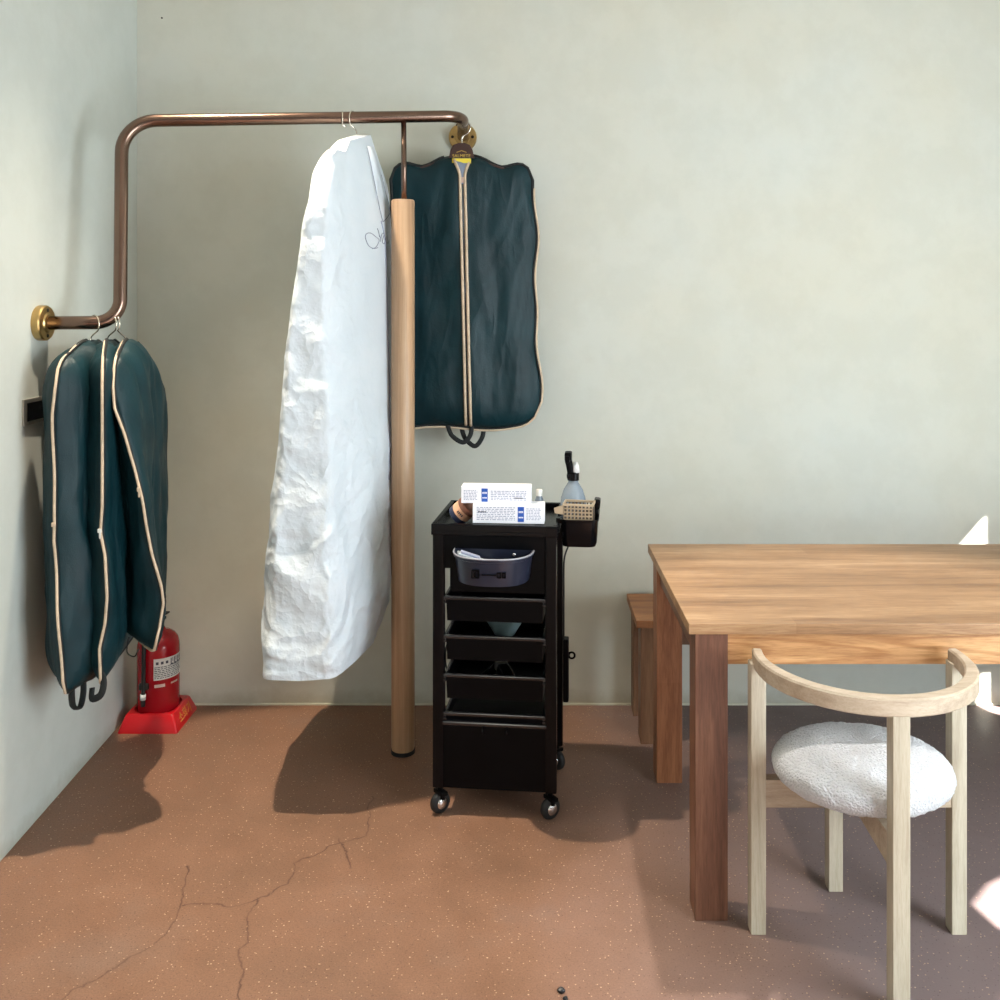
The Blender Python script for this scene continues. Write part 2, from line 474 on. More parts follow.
for t in tris:
    try: bm.faces.new([vs[i] for i in t])
    except ValueError: pass
tag(obj('wall_right', bm, 'left_wall_plaster'), kind='structure')

# ---------------------------------------------------------------- garment rack
pole_c = floor_at(403, 752)
rack = empty('garment_rack', (pole_c.x, pole_c.y, 0), 0, 'bent bronze pipe garment rack on a wooden post, fixed to both walls', 'clothes rack')
pA = at(42, 323, 2.878); pA.x = wall_left_x(2.878) + .012
p_lo = Vector((-1.232, 2.95, pA.z)); p_hi = at(121, 121, 3.05); p_r = at(463, 116, 3.37)
pB = Vector((-.222, YW - .012, at(463, 138, YW).z))
p_hi.x = -1.268
pipe = fillet([pA, p_lo, p_hi, p_r, pB], [0, .07, .11, .085, 0], 12)
RP = .0205
bm = BM(); tube(bm, pipe, RP, 20); obj('pipe', bm, 'bronze_pipe', rack, shade=True)
def flange(cen, nrm):
    nrm = Vector(nrm); q = nrm.to_track_quat('Z', 'X').to_matrix().to_4x4()
    bm = BM(); lathe(bm, [(.052, 0), (.053, .003), (.053, .022), (.050, .026), (.030, .027), (.026, .031)], cen, 40, q)
    f = obj('wall_plate', bm, 'brass', rack, smooth_ang=35)
    for a in (0, PI) if nrm.x > .5 else (PI / 2, -PI / 2):
        bm = BM(); c = Vector(cen) + q @ Vector((math.cos(a) * .038, math.sin(a) * .038, .0255))
        lathe(bm, [(.006, 0), (.0055, .003), (.002, .0035)], c, 12, q)
        obj('screw', bm, 'dark_screw', f, shade=True)
flange(Vector((wall_left_x(pA.y), pA.y, pA.z)), (1, 0, 0))
flange(Vector((pB.x, YW, pB.z)), (0, -1, 0))
post_top = at(403, 200, pole_c.y).z
bm = BM(); lathe(bm, [(.0385, .012), (.040, .02), (.040, post_top - .004), (.037, post_top)], (pole_c.x, pole_c.y, 0), 40)
obj('wooden_post', bm, 'post_wood', rack, smooth_ang=40)
bm = BM(); lathe(bm, [(.041, 0), (.041, .012), (.038, .013)], (pole_c.x, pole_c.y, 0), 32); obj('foot', bm, 'rubber', rack, smooth_ang=40)
def pipe_at_x(x):
    best = None
    for a, b in zip(pipe, pipe[1:]):
        if a.z > 1.9 and b.z > 1.9 and min(a.x, b.x) <= x <= max(a.x, b.x) and abs(a.x - b.x) > 1e-5:
            return a.lerp(b, (x - a.x) / (b.x - a.x))
    return p_hi
pj = pipe_at_x(pole_c.x)
bm = BM(); tube(bm, [Vector((pole_c.x + .004, pole_c.y, post_top - .03)), Vector((pj.x, pj.y, pj.z - .01))], .0095, 14)
obj('support_rod', bm, 'bronze_pipe', rack, shade=True)

# ---------------------------------------------------------------- hangers
def hook_pts(bar, neck, axis, r=.027):
    """wire hook: over the pipe at `bar` and down to the `neck`; axis = horizontal direction of the opening"""
    axis = Vector(axis).normalized(); up = Vector((0, 0, 1)); c = Vector(bar) + up * (.0215 - r)
    pts = []
    for k in range(17):
        a = math.radians(165 - 215 * k / 16)
        pts.append(c + axis * math.cos(a) * r + up * math.sin(a) * r)
    nk_ = Vector(neck)
    low = Vector((lerp(c.x, nk_.x, .6), lerp(c.y, nk_.y, .6), c.z - r * 1.35))
    if low.z > nk_.z + .004: pts.append(low)
    pts.append(nk_)
    return catmull(pts, 4)
def hanger(label, group, bar, neck, open_axis, dirs, width, matname, wire='wire_chrome', drop=.085, rw=.0022, zoff=0.0):
    root = empty('clothes_hanger', neck, 0, label, 'hanger', group)
    bm = BM(); tube(bm, hook_pts(bar, neck, open_axis), rw, 8); obj('hook', bm, wire, root, shade=True)
    d0, d1 = Vector(dirs[0]).normalized(), Vector(dirs[1]).normalized()
    n_ = Vector(neck) + Vector((0, 0, zoff))
    d0.z = 0; d0.normalize()
    if zoff: rw_pts = [Vector(neck), n_]
    arm = catmull([n_ + d0 * width + Vector((0, 0, -drop)), n_ + d0 * width * .55 + Vector((0, 0, -drop * .45)), n_ + Vector((0, 0, -.004)),
                   n_ + d1 * width * .55 + Vector((0, 0, -drop * .45)), n_ + d1 * width + Vector((0, 0, -drop))], 5)
    bm = BM(); tube(bm, arm, .0055, 8); obj('shoulder_bar', bm, matname, root, shade=True)
    return root

# ---------------------------------------------------------------- green suit bags
def circ_drop(a, a0, r):
    t = clamp((a - a0) / (1 - a0)); return r * (1 - math.sqrt(max(0, 1 - t * t)))
def suit_bag(label, group, center, H, W, T, near_dir, far_dir, seed, zlean=None, wobble=1.0, shoulder=.05, top=None, Wn=None, far_sh=0.0, flare=0.0, Tnear=None, corner=.075):
    """garment bag hanging from `center` (its neck); near_dir(v)/far_dir(v): plan directions of its two halves"""
    def shape(u, v, side, lift=0.0):
        a = abs(2 * u - 1); sx = 2 * u - 1
        zt = (-shoulder * smooth(.12, .9, a) if top is None else interp(top, a)) - circ_drop(a, .78 if top else .70, .06 if top else .085)
        if sx < 0: zt -= far_sh * smooth(.05, 1, a)
        zb = -H + circ_drop(a, .72 if corner > .05 else .84, corner) + (.012 * math.sin(u * 7 + seed)) + flare * u
        z = lerp(zt, zb, v)
        wv = (W if sx < 0 else (Wn or W)) * (1 + .018 * math.sin(v * 8 + seed) * wobble - .015 * math.sin(v * 19 + 2 * seed) * wobble)
        x = sx * wv
        sp = (x + math.sqrt(x * x + .0016)) / 2 - .01
        dn, df = near_dir(v), far_dir(v)
        p = Vector(center) + dn * sp + df * (sp - x + .0)
        w = smooth(-.10, .10, x)
        nn = Vector((dn.y, -dn.x, 0)); nf = Vector((-df.y, df.x, 0))
        nrm = (nf * (1 - w) + nn * w).normalized()
        e = min(v, 1 - v)
        prof = (max(0, 1 - a ** 2.3)) ** .74 * (1 - (1 - min(1, e / .14)) ** 3) ** .62 if e > 0 else 0
        if a >= 1: prof = 0
        tt = T if Tnear is None else lerp(T, Tnear, w)
        th = tt * prof
        fold = .32 * nz(u * 5.5 + seed * 3, v * 1.3, seed + side) + .22 * nz(u * 9 + seed, v * 5 + u * 3, side * 5 + seed)
        rq = Vector((u * 5.2 + seed * 2.3 + 1.2 * v, v * 2.0 + .8 * u + seed, side * 3.0 + seed))
        rq += Vector((nz(*(rq * .8)), nz(*(rq * .8 + Vector((5, 1, 2)))), 0)) * .5
        rdg = (1 - min(1, abs(noise.noise(rq)) * 3.2)) + .6 * (1 - min(1, abs(noise.noise(rq * 2.3)) * 3))
        th = th * (1 + fold) + .0065 * (rdg - .6) * min(1, (1 - a) * 5) * min(1, min(v, 1 - v) * 10)
        p = p + nrm * (side * (th + (lift if prof > 0 else 0)))
        p.z += z
        if zlean: p += zlean(v)
        return p
    root = empty('garment_bag', Vector(center) + Vector((0, 0, -H)), 0, label, 'garment bag', group)
    nu, nv = 44, 80
    us = [.5 - .5 * math.cos(PI * i / nu) for i in range(nu + 1)]
    us = [lerp(u, i / nu, .45) for i, u in enumerate(us)]
    bm = BM()
    for side in (1, -1):
        g = [[bm.verts.new(shape(us[i], j / nv, side)) for i in range(nu + 1)] for j in range(nv + 1)]
        for j in range(nv):
            for i in range(nu):
                bm.faces.new((g[j][i], g[j][i + 1], g[j + 1][i + 1], g[j + 1][i]))
    bmesh.ops.remove_doubles(bm, verts=bm.verts, dist=.00005)
    body = obj('fabric_body', bm, 'green_nylon', root, shade=True)
    edge = [shape(.5 + .5 * (.12 + .88 * k / 12), 0, 1) for k in range(0, 12)] + [shape(1, k / 60, 1) for k in range(61)] + \
           [shape(1 - k / 24, 1, 1) for k in range(1, 24)] + [shape(0, 1 - k / 60, 1) for k in range(61)] + [shape(.5 * k / 16, 0, 1) for k in range(1, 13)]
    bm = BM(); tube(bm, edge, .0062, 8); obj('gusset_shade_edge', bm, 'black_webbing', root, shade=True)  # black edge tube: dark gusset with its shadow painted in
    return root, shape, edge

def left_bag(label, hook_px, ctr_px, near_px, H, yc, seed, T, Tn, bottom_y, fx=-.06):
    ztop = at(0, 340, 2.92).z
    cx = at(ctr_px, 340, yc).x
    ctr = Vector((cx, yc, ztop))
    W, WN = .25, .205
    def near_dir(v):
        yp = lerp(340, bottom_y, v); want = interp(near_px, yp)
        lo, hi = -1.2, 1.4
        for _ in range(30):
            m = (lo + hi) / 2
            X = ctr.x + math.sin(m) * WN; Y = ctr.y - math.cos(m) * WN
            if VX + X / Y * F < want: lo = m
            else: hi = m
        return Vector((math.sin(m), -math.cos(m), 0))
    fd = Vector((fx, 1, 0)).normalized()
    root, shape, edge = suit_bag(label, 'green garment bags on the low end of the rack', ctr, H, W, T, near_dir, lambda v: fd, seed, Tnear=Tn, shoulder=.045, corner=.045, Wn=WN, far_sh=.10 if fx > 0 else .02)
    # pale piping that runs down the seam facing the room
    out = Vector((0, -1, 0))
    pip = [p + out * .0055 for p in edge[0:12 + 61 + 7]]
    bm = BM(); tube(bm, pip, .0042, 8); obj('seam_piping', bm, 'piping', root, shade=True, label='pale beige piping down the near edge')
    return root, shape, ctr, edge

HANG = 'wire-hooked hangers on the low end of the rack'
BAGS_L = [
    ('green garment bag hanging closest to the black wall socket', 'thin wire hanger hook holding the garment bag nearest the black wall socket',
     95, 90, [(340, 56), (370, 54), (430, 54), (500, 55), (520, 54), (560, 57), (620, 60), (690, 64)], 1.012, 2.92, 1.3, .042, .090, 686),
    ('middle one of the three green garment bags side by side on the low rail', 'thin wire hanger hook holding the middle of the three side by side bags',
     110, 107, [(340, 104), (400, 104), (480, 104), (512, 102), (540, 107), (590, 109), (620, 107), (650, 101), (680, 102)], .992, 2.945, 2.1, .030, .062, 678),
    ('green garment bag whose twisted tip hangs over the fire extinguisher', 'thin wire hanger hook at the pipe bend holding the bag above the fire extinguisher',
     122, 128, [(338, 114), (365, 116), (395, 126), (440, 137), (475, 144), (510, 149), (550, 156), (590, 165), (612, 168), (640, 164), (655, 160)], .912, 2.985, 4.4, .055, .062, 652)]
for k, (lab, hlab, hx, cxp, nearp, H, yc, seed, T, Tn, by) in enumerate(BAGS_L):
    root, shape, ctr, edge = left_bag(lab, hx, cxp, nearp, H, yc, seed, T, Tn, by, (-.06, -.03, .12)[k])
    # zip pull part-way down the near seam
    pv = [.46, .50, .40][k]; p = shape(1, pv, 1)
    bm = BM(); box(bm, (p.x - .006, p.y - .013, p.z - .007), (p.x + .005, p.y - .007, p.z + .005), .002)
    box(bm, (p.x - .0025, p.y - .011, p.z - .024), (p.x + .0025, p.y - .008, p.z - .006), .001)
    obj('zip_pull', bm, 'white_plastic' if k == 1 else 'piping', root)
    # carrying loop under the hem
    if k < 2:
        q = shape(.74, 1, 1); e = .045
        pts = catmull([q + Vector((-.004, -e * .7, .01)), q + Vector((.002, -e * .8, -.045)), q + Vector((.006, 0, -.066)), q + Vector((.004, e * .6, -.03)), q + Vector((0, e * .7, .02))], 6)
        if k == 1:
            q = shape(.97, .985, 1)
            pts = catmull([q + Vector((.0, 0, .03)), q + Vector((.016, -.003, -.01)), q + Vector((.012, -.012, -.045)), q + Vector((-.012, -.014, -.055)), q + Vector((-.018, .0, -.03))], 6)
    else:
        q = shape(.78, .99, 1)
        pts = catmull([q + Vector((-.02, -.02, .02)), q + Vector((-.022, -.03, -.02)), q + Vector((0, -.03, -.034)), q + Vector((.012, -.03, -.012))], 6)
    bm = BM(); tube(bm, pts, .010 if k < 2 else .002, 8, flat=-.4 if k < 2 else 1); obj('carry_loop', bm, 'black_webbing', root, shade=True)
    # hanger
    barp = pA.lerp(p_lo, clamp((at(hx, 320, 2.93).x - pA.x) / (p_lo.x - pA.x), .05, .93))
    neck = Vector((ctr.x, ctr.y, ctr.z - .004))
    hanger(hlab, HANG, barp + Vector((0, 0, .001)), neck, (.8, -.6, 0), (shape(.8, .1, 1) + shape(.8, .1, -1) - shape(.5, .1, 1) - shape(.5, .1, -1), (-.06, 1, 0)), .14, 'white_plastic', zoff=-.03)

# bag flat against the back wall
cW = at(462, 155, 3.50)
ang = math.radians(3)
root, shape, edge = suit_bag('green garment bag hanging flat against the back wall, zip facing the room', 'garment bag on the wall end of the rack',
    cW, 1.005, .258, .045, lambda v: Vector((math.cos(ang), math.sin(ang), 0)), lambda v: Vector((-math.cos(ang), -math.sin(ang), 0)),
    6.2, wobble=1.3, flare=.022, top=[(0, 0), (.14, 0), (.3, -.012), (.45, -.034), (.55, -.043), (.65, -.040), (.75, -.032), (.85, -.030), (1, -.032)], zlean=lambda v: Vector((.022 * v, .03 * v, 0)))
del root['group']
bagW = root
FR = None
s1, s2 = shape(.5, .5, 1), shape(.5, .5, -1)
FS = 1 if s1.y < s2.y else -1
def front(u, v, lift): 
    p = shape(u, v, FS); return Vector((p.x, p.y - lift, p.z))
def vhalf(v): return lerp(.062, .017, smooth(0, .085, v))
for sgn in (-1, 1):
    pts = [front(.5 + sgn * vhalf(v), v, .005) for v in [k / 90 for k in range(2, 90)]]
    bm = BM(); tube(bm, pts, .0052, 8); obj('zip_piping', bm, 'piping', root, shade=True, label='pale beige piping beside the zip')
bm = BM(); rows = []
for k in range(9, 90):
    v = k / 90; h = vhalf(v) - .002
    rows.append([bm.verts.new(front(.5 + h * t, v, .0035)) for t in (-1, 0, 1)])
for A, B in zip(rows, rows[1:]):
    for i in (0, 1): bm.faces.new((A[i], A[i + 1], B[i + 1], B[i]))
obj('zip', bm, 'dark_zip', root, shade=True)
bm = BM(); rows = []
for k in range(0, 11):
    v = k / 90; h = max(.001, vhalf(v) * .98)
    rows.append([bm.verts.new(front(.5 + h * t, v, .0045)) for t in (-1, 0, 1)])
for A, B in zip(rows, rows[1:]):
    for i in (0, 1): bm.faces.new((A[i], A[i + 1], B[i + 1], B[i]))
obj('neck_insert', bm, 'grey_insert', root, shade=True)
p = front(.5, .095, .008); bm = BM(); box(bm, (p.x - .004, p.y - .003, p.z - .012), (p.x + .004, p.y + .002, p.z + .008), .001); obj('zip_pull', bm, 'silver_band', root)
# pale outer piping along right side and hem, set behind the dark gusset shade edge
n_e = len(edge)
pip = [p + Vector((.006, -.002, -.002)) for p in edge[14:12 + 61]] + [p + Vector((0, -.003, -.006)) for p in edge[12 + 61:12 + 61 + 23]]
bm = BM(); tube(bm, pip, .0042, 8); obj('seam_piping', bm, 'piping', root, shade=True, label='pale beige piping along side and hem')
def u_loop(x0, x1, ztop, zlow, y, skew=0.0):
    return catmull([Vector((x0, y, ztop)), Vector((lerp(x0, x1, .12) + skew * .4, y - .004, lerp(ztop, zlow, .6))), Vector((lerp(x0, x1, .5) + skew, y - .008, zlow)),
                    Vector((lerp(x0, x1, .88) + skew * .4, y - .004, lerp(ztop, zlow, .6))), Vector((x1, y, ztop))], 8)
q = shape(.5, 1, 1)
for (x0, x1, zl, sk, dy) in ((448, 472, 441.5, .012, -.012), (461, 484, 446, .008, .006)):
    a, b = at(x0, 428, 3.53), at(x1, 426, 3.53); zl = at(0, zl, 3.53).z
    bm = BM(); tube(bm, u_loop(a.x, b.x, a.z + .012, zl, q.y + dy, sk), .0085, 8, flat=-.3); obj('carry_loop', bm, 'black_webbing', root, shade=True)

# brown hanger of that bag, brand plate in the neck opening
nk = Vector((cW.x, cW.y - .004, cW.z + .03))
hb = min(pipe, key=lambda p: (p - Vector((0, 3.50, pB.z + .02))).length if p.z > 2 and p.y > 3.4 else 9)
hb = p_r.lerp(pB, clamp((3.50 - p_r.y) / (pB.y - p_r.y)))
hr = hanger('dark brown wooden hanger with a yellow label, on the wall end of the rack', None, hb, nk, (1, -.1, 0), ((1, .05, 0), (-1, -.05, 0)), .2, 'brown_hanger', rw=.0032, drop=.06)
for ch in list(hr.children):
    if ch.name.startswith('shoulder_bar'): ch.location.z = -.04
bm = BM()
prof = [(-.046, -.034), (-.040, -.006), (-.030, .012), (-.012, .019), (.012, .019), (.030, .012), (.040, -.006), (.046, -.034)]
yy = cW.y - .030
f1 = [bm.verts.new((cW.x + x, yy, nk.z + z - .01)) for x, z in prof]; f2 = [bm.verts.new((cW.x + x, yy + .022, nk.z + z - .01)) for x, z in prof]
bm.faces.new(f1); bm.faces.new(f2[::-1])
for i in range(len(prof)): bm.faces.new((f1[i], f1[(i + 1) % 8], f2[(i + 1) % 8], f2[i]))
obj('neck_plate', bm, 'brown_hanger', hr)
bm = BM(); box(bm, (cW.x - .034, yy - .002, nk.z - .064), (cW.x + .034, yy + .014, nk.z - .047), .001); obj('yellow_label', bm, 'yellow_label', hr)
bm = text_bm('SALMETE', .0165, .0004, Matrix.Translation((cW.x, yy - .0012, nk.z - .038)) @ Matrix.Rotation(PI / 2, 4, 'X'))
merge(bm, (lambda b: (tube(b, catmull([(cW.x - .018, yy - .001, nk.z - .025), (cW.x - .006, yy - .001, nk.z - .021), (cW.x, yy - .001, nk.z - .019), (cW.x + .006, yy - .001, nk.z - .021), (cW.x + .018, yy - .001, nk.z - .025)], 4), .0012, 6), b)[1])(BM()))
obj('lettering', bm, 'gold_letters', hr)

# ---------------------------------------------------------------- long white garment bag
def white_bag():
    Yn, Yf = 2.90, 3.445
    zb = at(0, 679, Yn).z
    NLp = [(140, 318), (152, 316), (200, 306), (235, 299), (300, 291), (350, 285), (420, 279), (480, 275), (550, 270), (620, 266), (660, 263), (680, 262)]
    NRp = [(140, 338), (152, 336), (200, 329), (260, 326), (320, 326), (380, 329), (440, 332), (500, 334), (560, 334), (620, 337), (660, 338), (680, 336)]
    FRp = [(140, -.50), (180, -.455), (300, -.447), (500, -.440), (600, -.452), (680, -.50)]
    zpk = at(352, 124, 3.27).z; zn = at(0, 150, Yn + .04).z
    ztn = zn
    def pt(th, v):
        c, s = math.cos(th), math.sin(th)
        e = .2
        cx = math.copysign(abs(c) ** e, c); cy = math.copysign(abs(s) ** e, s)   # cx: left(-)/right(+), cy: near(-)/far(+)
        yn = (cy + 1) / 2
        zt = interp([(0, ztn - .010), (.05, ztn + .006), (.20, ztn + .010), (.44, zpk - .010), (.50, zpk), (.62, zpk - .006), (.70, zpk - .03), (.95, 2.01), (1, 1.985)], yn)
        z = lerp(zt, zb + .016 * math.sin(yn * 5) - .012 * math.sin(yn * PI), v)
        ypx = lerp(150, 679, v)
        ny = Yn + .05 * (1 - smooth(0, .12, v)) + .0 * v
        xl = at(interp(NLp, ypx), 0, ny).x; xr = at(interp(NRp, ypx), 0, ny).x
        fr = lerp(-.462, interp(FRp, ypx), smooth(0, .15, v)); fl = min(fr - .02, lerp(-.60, -.80, smooth(0, .75, v)))
        fy = Yf - .03 * (1 - smooth(0, .2, v)) - .06 * smooth(.75, 1, v)
        near = lerp(xl, xr, (cx + 1) / 2); far = lerp(fl, fr, (cx + 1) / 2)
        x = lerp(near, far, yn); y = lerp(ny, fy, yn)
        # hangers pinch the top flat
        pin = 1 - (1 - clamp(v / .05)) ** 2
        mid = lerp((xl + xr) / 2, (fl + fr) / 2, yn)
        x = lerp(mid + .02 * (1 - pin), x, lerp(.45, 1, pin))
        # outward bulge of the long faces
        bulge = math.sin(PI * yn) * (.025 + .02 * smooth(.55, .85, v)) * (1 if cx > 0 else -1) * abs(cx)
        x += bulge * smooth(0, .2, v) * (1 - smooth(.93, 1, v) * .6)
        # crumpling, strongest on the narrow near side and low down
        nearside = clamp((1 - yn) * 2.6 - 1.45)
        amt = lerp(lerp(.0012, .0135, smooth(.48, .70, v)), .0135, nearside) * lerp(.8, 1.15, smooth(.35, .95, v)) * smooth(0, .05, v)
        q = Vector((x * 7.0 + z * 1.6, y * 7.0 - z * .8, z * 5.2 - x * 3.0 + y * 1.2))
        q += Vector((nz(*(q * .8)), nz(*(q * .8 + Vector((9, 2, 4)))), nz(*(q * .8 + Vector((3, 7, 1)))))) * .55
        r = 1.5 * noise.voronoi(q)[0][0] + .85 * noise.voronoi(q * 2.1 + Vector((4, 1, 8)))[0][0] + .35 * noise.voronoi(q * 4.6)[0][0]
        nx_, ny_ = cx * lerp(1, .3, nearside), cy
        x += nx_ * amt * (r - 1.15); y += ny_ * amt * (r - 1.15)
        # vertical drape folds on the smooth face
        x += .004 * math.sin(y * 17 + z * 1.3) * smooth(.1, .3, yn) * (cx > 0) * smooth(.04, .25, v)
        crum[0] = clamp(.06 + nearside * smooth(.02, .2, v) + .9 * smooth(.5, .75, v))
        return Vector((x, y, z))
    crum = [0.0]
    NTH, NV = 230, 260
    ths = []
    # denser sampling where the superellipse turns
    for k in range(NTH): ths.append(2 * PI * (k + .5) / NTH)
    rings, marks = [], []
    for j in range(NV + 1):
        ring = []
        for t in ths:
            ring.append(pt(t, j / NV)); marks.append(crum[0])
        rings.append(ring)
    cen = pt(0, .5)
    root = empty('garment_bag', (-.62, 3.22, zb), 0, 'long crumpled white garment bag with script lettering, hanging from the top pipe', 'garment bag')
    bm = BM(); loft(bm, rings)
    lay = bm.verts.layers.float.new('crumple')
    for vv, mk in zip(bm.verts, marks): vv[lay] = mk
    bmesh.ops.triangulate(bm, faces=[f for f in bm.faces if len(f.verts) > 4])
    bvh = BVHTree.FromBMesh(bm)
    obj('cloth_body', bm, 'white_garment_cloth', root, smooth_ang=60)
    eye = Vector((0, 0, EYE))
    def on(px, py, lift=.003):
        for k in range(40):           # slide towards the middle of the bag until the line meets the cloth
            d = (at(px - k * .75, py, 3.0) - eye).normalized()
            h = bvh.ray_cast(eye, d)
            if h[0] is not None: return h[0] - d * lift
        return None
    # looping script: a large open J, then small letters
    ck = [[(378, 247.5), (374, 248.6), (369, 246), (366.4, 241), (365.4, 236), (367.6, 233.2), (371.5, 233.4), (375.5, 236.5), (379, 239.5), (378.4, 243), (376, 247), (372, 248.8)],
          [(377.4, 228.5), (378.8, 232.5), (379.4, 237)],
          [(379.6, 235.5), (380.6, 238.5), (380.4, 241.5), (381.6, 235), (383.3, 233), (384.2, 234.5), (383, 238), (382.6, 242), (384, 243.8), (385.4, 240), (386.4, 236.5), (386.6, 241), (388, 243.5), (389, 240.5)]]
    bm = BM()
    for st in ck:
        tube(bm, [q for q in (on(p.x, p.y) for p in catmull([(x, y, 0) for x, y in st], 5)) if q], .0012, 6)
    obj('script_lettering', bm, 'thread', root, shade=True)
    # centre zip flap near the far end: a narrow folded placket from the shoulder
    bm = BM(); L = catmull([(367, 146, 0), (371, 165, 0), (376, 190, 0), (380, 210, 0), (383, 222, 0)], 5); R = catmull([(373, 147, 0), (379, 165, 0), (385, 190, 0), (389, 206, 0), (390, 214, 0)], 5)
    LR = [(on(a.x, a.y, .004), on(b.x, b.y, .012)) for a, b in zip(L, R)]; LR = [q for q in LR if q[0] and q[1]]
    Lv = [bm.verts.new(q[0]) for q in LR]; Rv = [bm.verts.new(q[1]) for q in LR]
    for i in range(len(Lv) - 1): bm.faces.new((Lv[i], Rv[i], Rv[i + 1], Lv[i + 1]))
    pl = obj('zip_flap', bm, 'white_garment_cloth', root, shade=True)
    sm = pl.modifiers.new('thick', 'SOLIDIFY'); sm.thickness = .003
    for path in (L, R[len(R) // 3:], [Vector((383, 222, 0)), Vector((387, 218, 0)), Vector((390, 213, 0))]):
        sq_ = [q for q in (on(p.x, p.y, .013) for p in path) if q]
        if len(sq_) > 2:
            bm = BM(); tube(bm, sq_, .0012, 6); obj('flap_stitching', bm, 'thread', pl, shade=True)
    seam = [q for q in (on(p.x, p.y, .0015) for p in catmull([(381, 221, 0), (385, 243, 0), (387, 300, 0), (389.5, 400, 0), (389, 480, 0)], 8)) if q]
    bm = BM(); tube(bm, seam, .0022, 6); obj('zip_seam', bm, 'print_grey', root, shade=True)
    return zpk
zpk = white_bag()
for k, (bx, nx, ax, lab) in enumerate(((343.5, 346, (.2, -1, 0), 'white plastic hanger peeking out behind the top of the long white garment bag'),
                                  (353.5, 357, (-.3, -1, 0), 'wire-hooked hanger tilted inside the neck of the long white garment bag'))):
    bp = pipe_at_x(at(bx, 118, 3.27).x)
    nk2 = at(nx, 127 if k == 0 else 134, bp.y - .01)
    hanger(lab, 'hangers inside the long white garment bag', bp, nk2, ax, ((-.12, -1, 0), (.15, 1, 0)), .10, 'white_plastic', rw=.0022, drop=.12, zoff=-.06 if k == 0 else -.07)
# crossing second hook of the tilted hanger is part of it: nothing further

# ---------------------------------------------------------------- salon trolley
FL, FRt = floor_at(432.5, 815), floor_at(556.5, 822)
ux = (FRt - FL).normalized(); uy = Vector((-ux.y, ux.x, 0)); TW, TD = (FRt - FL).length, .335
tc = FL + ux * TW / 2 + uy * TD / 2
trolley = empty('salon_trolley', tc, math.atan2(ux.y, ux.x), 'black plastic salon trolley with open drawers on small castors', 'trolley')
def tl(name, bm, mat, parent=None, **kw): return obj(name, bm, mat, parent or trolley, world=False, **kw)
hw, hd = TW / 2, TD / 2
ZT = .878
for sx in (-1, 1):
    for sy in (-1, 1):
        x0 = sx * hw; x1 = sx * (hw - .034); y0 = sy * hd; y1 = sy * (hd - .030)
        bm = BM(); box(bm, (min(x0, x1), min(y0, y1), .082), (max(x0, x1), max(y0, y1), ZT - .03), .004)
        box(bm, (sx * hw - sx * .022 - .003, min(y0, y1) - (.0015 if sy < 0 else 0), .09), (sx * hw - sx * .022 + .003, min(y0, y1) + .003, ZT - .04), .001)
        tl('post', bm, 'black_gloss')
# top tray: floor, rim
bm = BM()
box(bm, (-hw - .004, -hd - .004, ZT - .034), (hw + .004, hd + .004, ZT - .020), .003)
for lo, hi in (((-hw - .004, -hd - .004, ZT - .024), (hw + .004, -hd + .012, ZT)), ((-hw - .004, hd - .012, ZT - .024), (hw + .004, hd + .004, ZT)),
               ((-hw - .004, -hd + .011, ZT - .024), (-hw + .012, hd - .011, ZT)), ((hw - .012, -hd + .011, ZT - .024), (hw + .004, hd - .011, ZT))):
    box(bm, lo, hi, .004)
box(bm, (hw - .030, -hd - .0065, ZT - .030), (hw + .002, -hd - .002, ZT - .004), .002)
tl('top_tray', bm, 'black_gloss')
# front apron panel that carries the half-round basket
bm = BM(); box(bm, (-hw + .034, -hd + .004, ZT - .135), (hw - .034, -hd + .016, ZT - .032), .003)
box(bm, (-hw + .052, -hd + .006, ZT - .205), (hw - .034, -hd + .016, ZT - .130), .003); tl('front_panel', bm, 'black_plastic')
bm = BM(); box(bm, (-hw + .034, hd - .014, .60), (hw - .034, hd - .004, ZT - .032), .003); tl('back_panel', bm, 'black_plastic')
# half-round basket
def half_round(bm, w, d, z0, z1, taper, wall=.0035, y_at=0.0):
    def ring(k, z, inset):
        pts = []
        W_, D_ = (w / 2 - inset) * k, (d - inset) * k
        N = 28
        for i in range(N + 1):
            a = PI + PI * i / N
            pts.append(Vector((math.copysign(abs(math.cos(a)) ** .8, math.cos(a)) * W_, y_at - inset * .5 + math.copysign(abs(math.sin(a)) ** .8, math.sin(a)) * D_, z)))
        pts.append(Vector((W_, y_at - inset * .2, z))); pts.append(Vector((-W_, y_at - inset * .2, z)))
        return pts
    loft(bm, [ring(taper, z0, .0), ring(lerp(taper, 1, .2), z0 + .012, 0), ring(.985, z1 - .012, 0), ring(1.02, z1 - .010, 0), ring(1.03, z1, 0),
              ring(1.0, z1 + .001, wall), ring(.97, z1 - .012, wall), ring(taper, z0 + .01, wall)])
bm = BM(); half_round(bm, .234, .112, .722, .804, .90, y_at=-hd + .003)
fb = tl('front_basket', bm, 'basket_plastic', smooth_ang=45, label='half-round dark blue-grey basket on the front')
bm = BM()
cx0 = -.048
for (a, b) in (((-.074, .757), (-.054, .779)),):
    pass
yb = -hd - .1115
bm = BM(); NR_ = 40
tube(bm, [Vector((math.copysign(abs(math.cos(a)) ** .8, math.cos(a)) * .1195, -hd + .003 - abs(math.sin(a)) ** .8 * .1135, .8035)) for a in [PI + PI * i / NR_ for i in range(NR_ + 1)]], .0026, 8)
tl('rim', bm, 'rim_painted_gloss', fb, shade=True, label='rolled rim with its gloss painted in pale grey')
bm = BM()
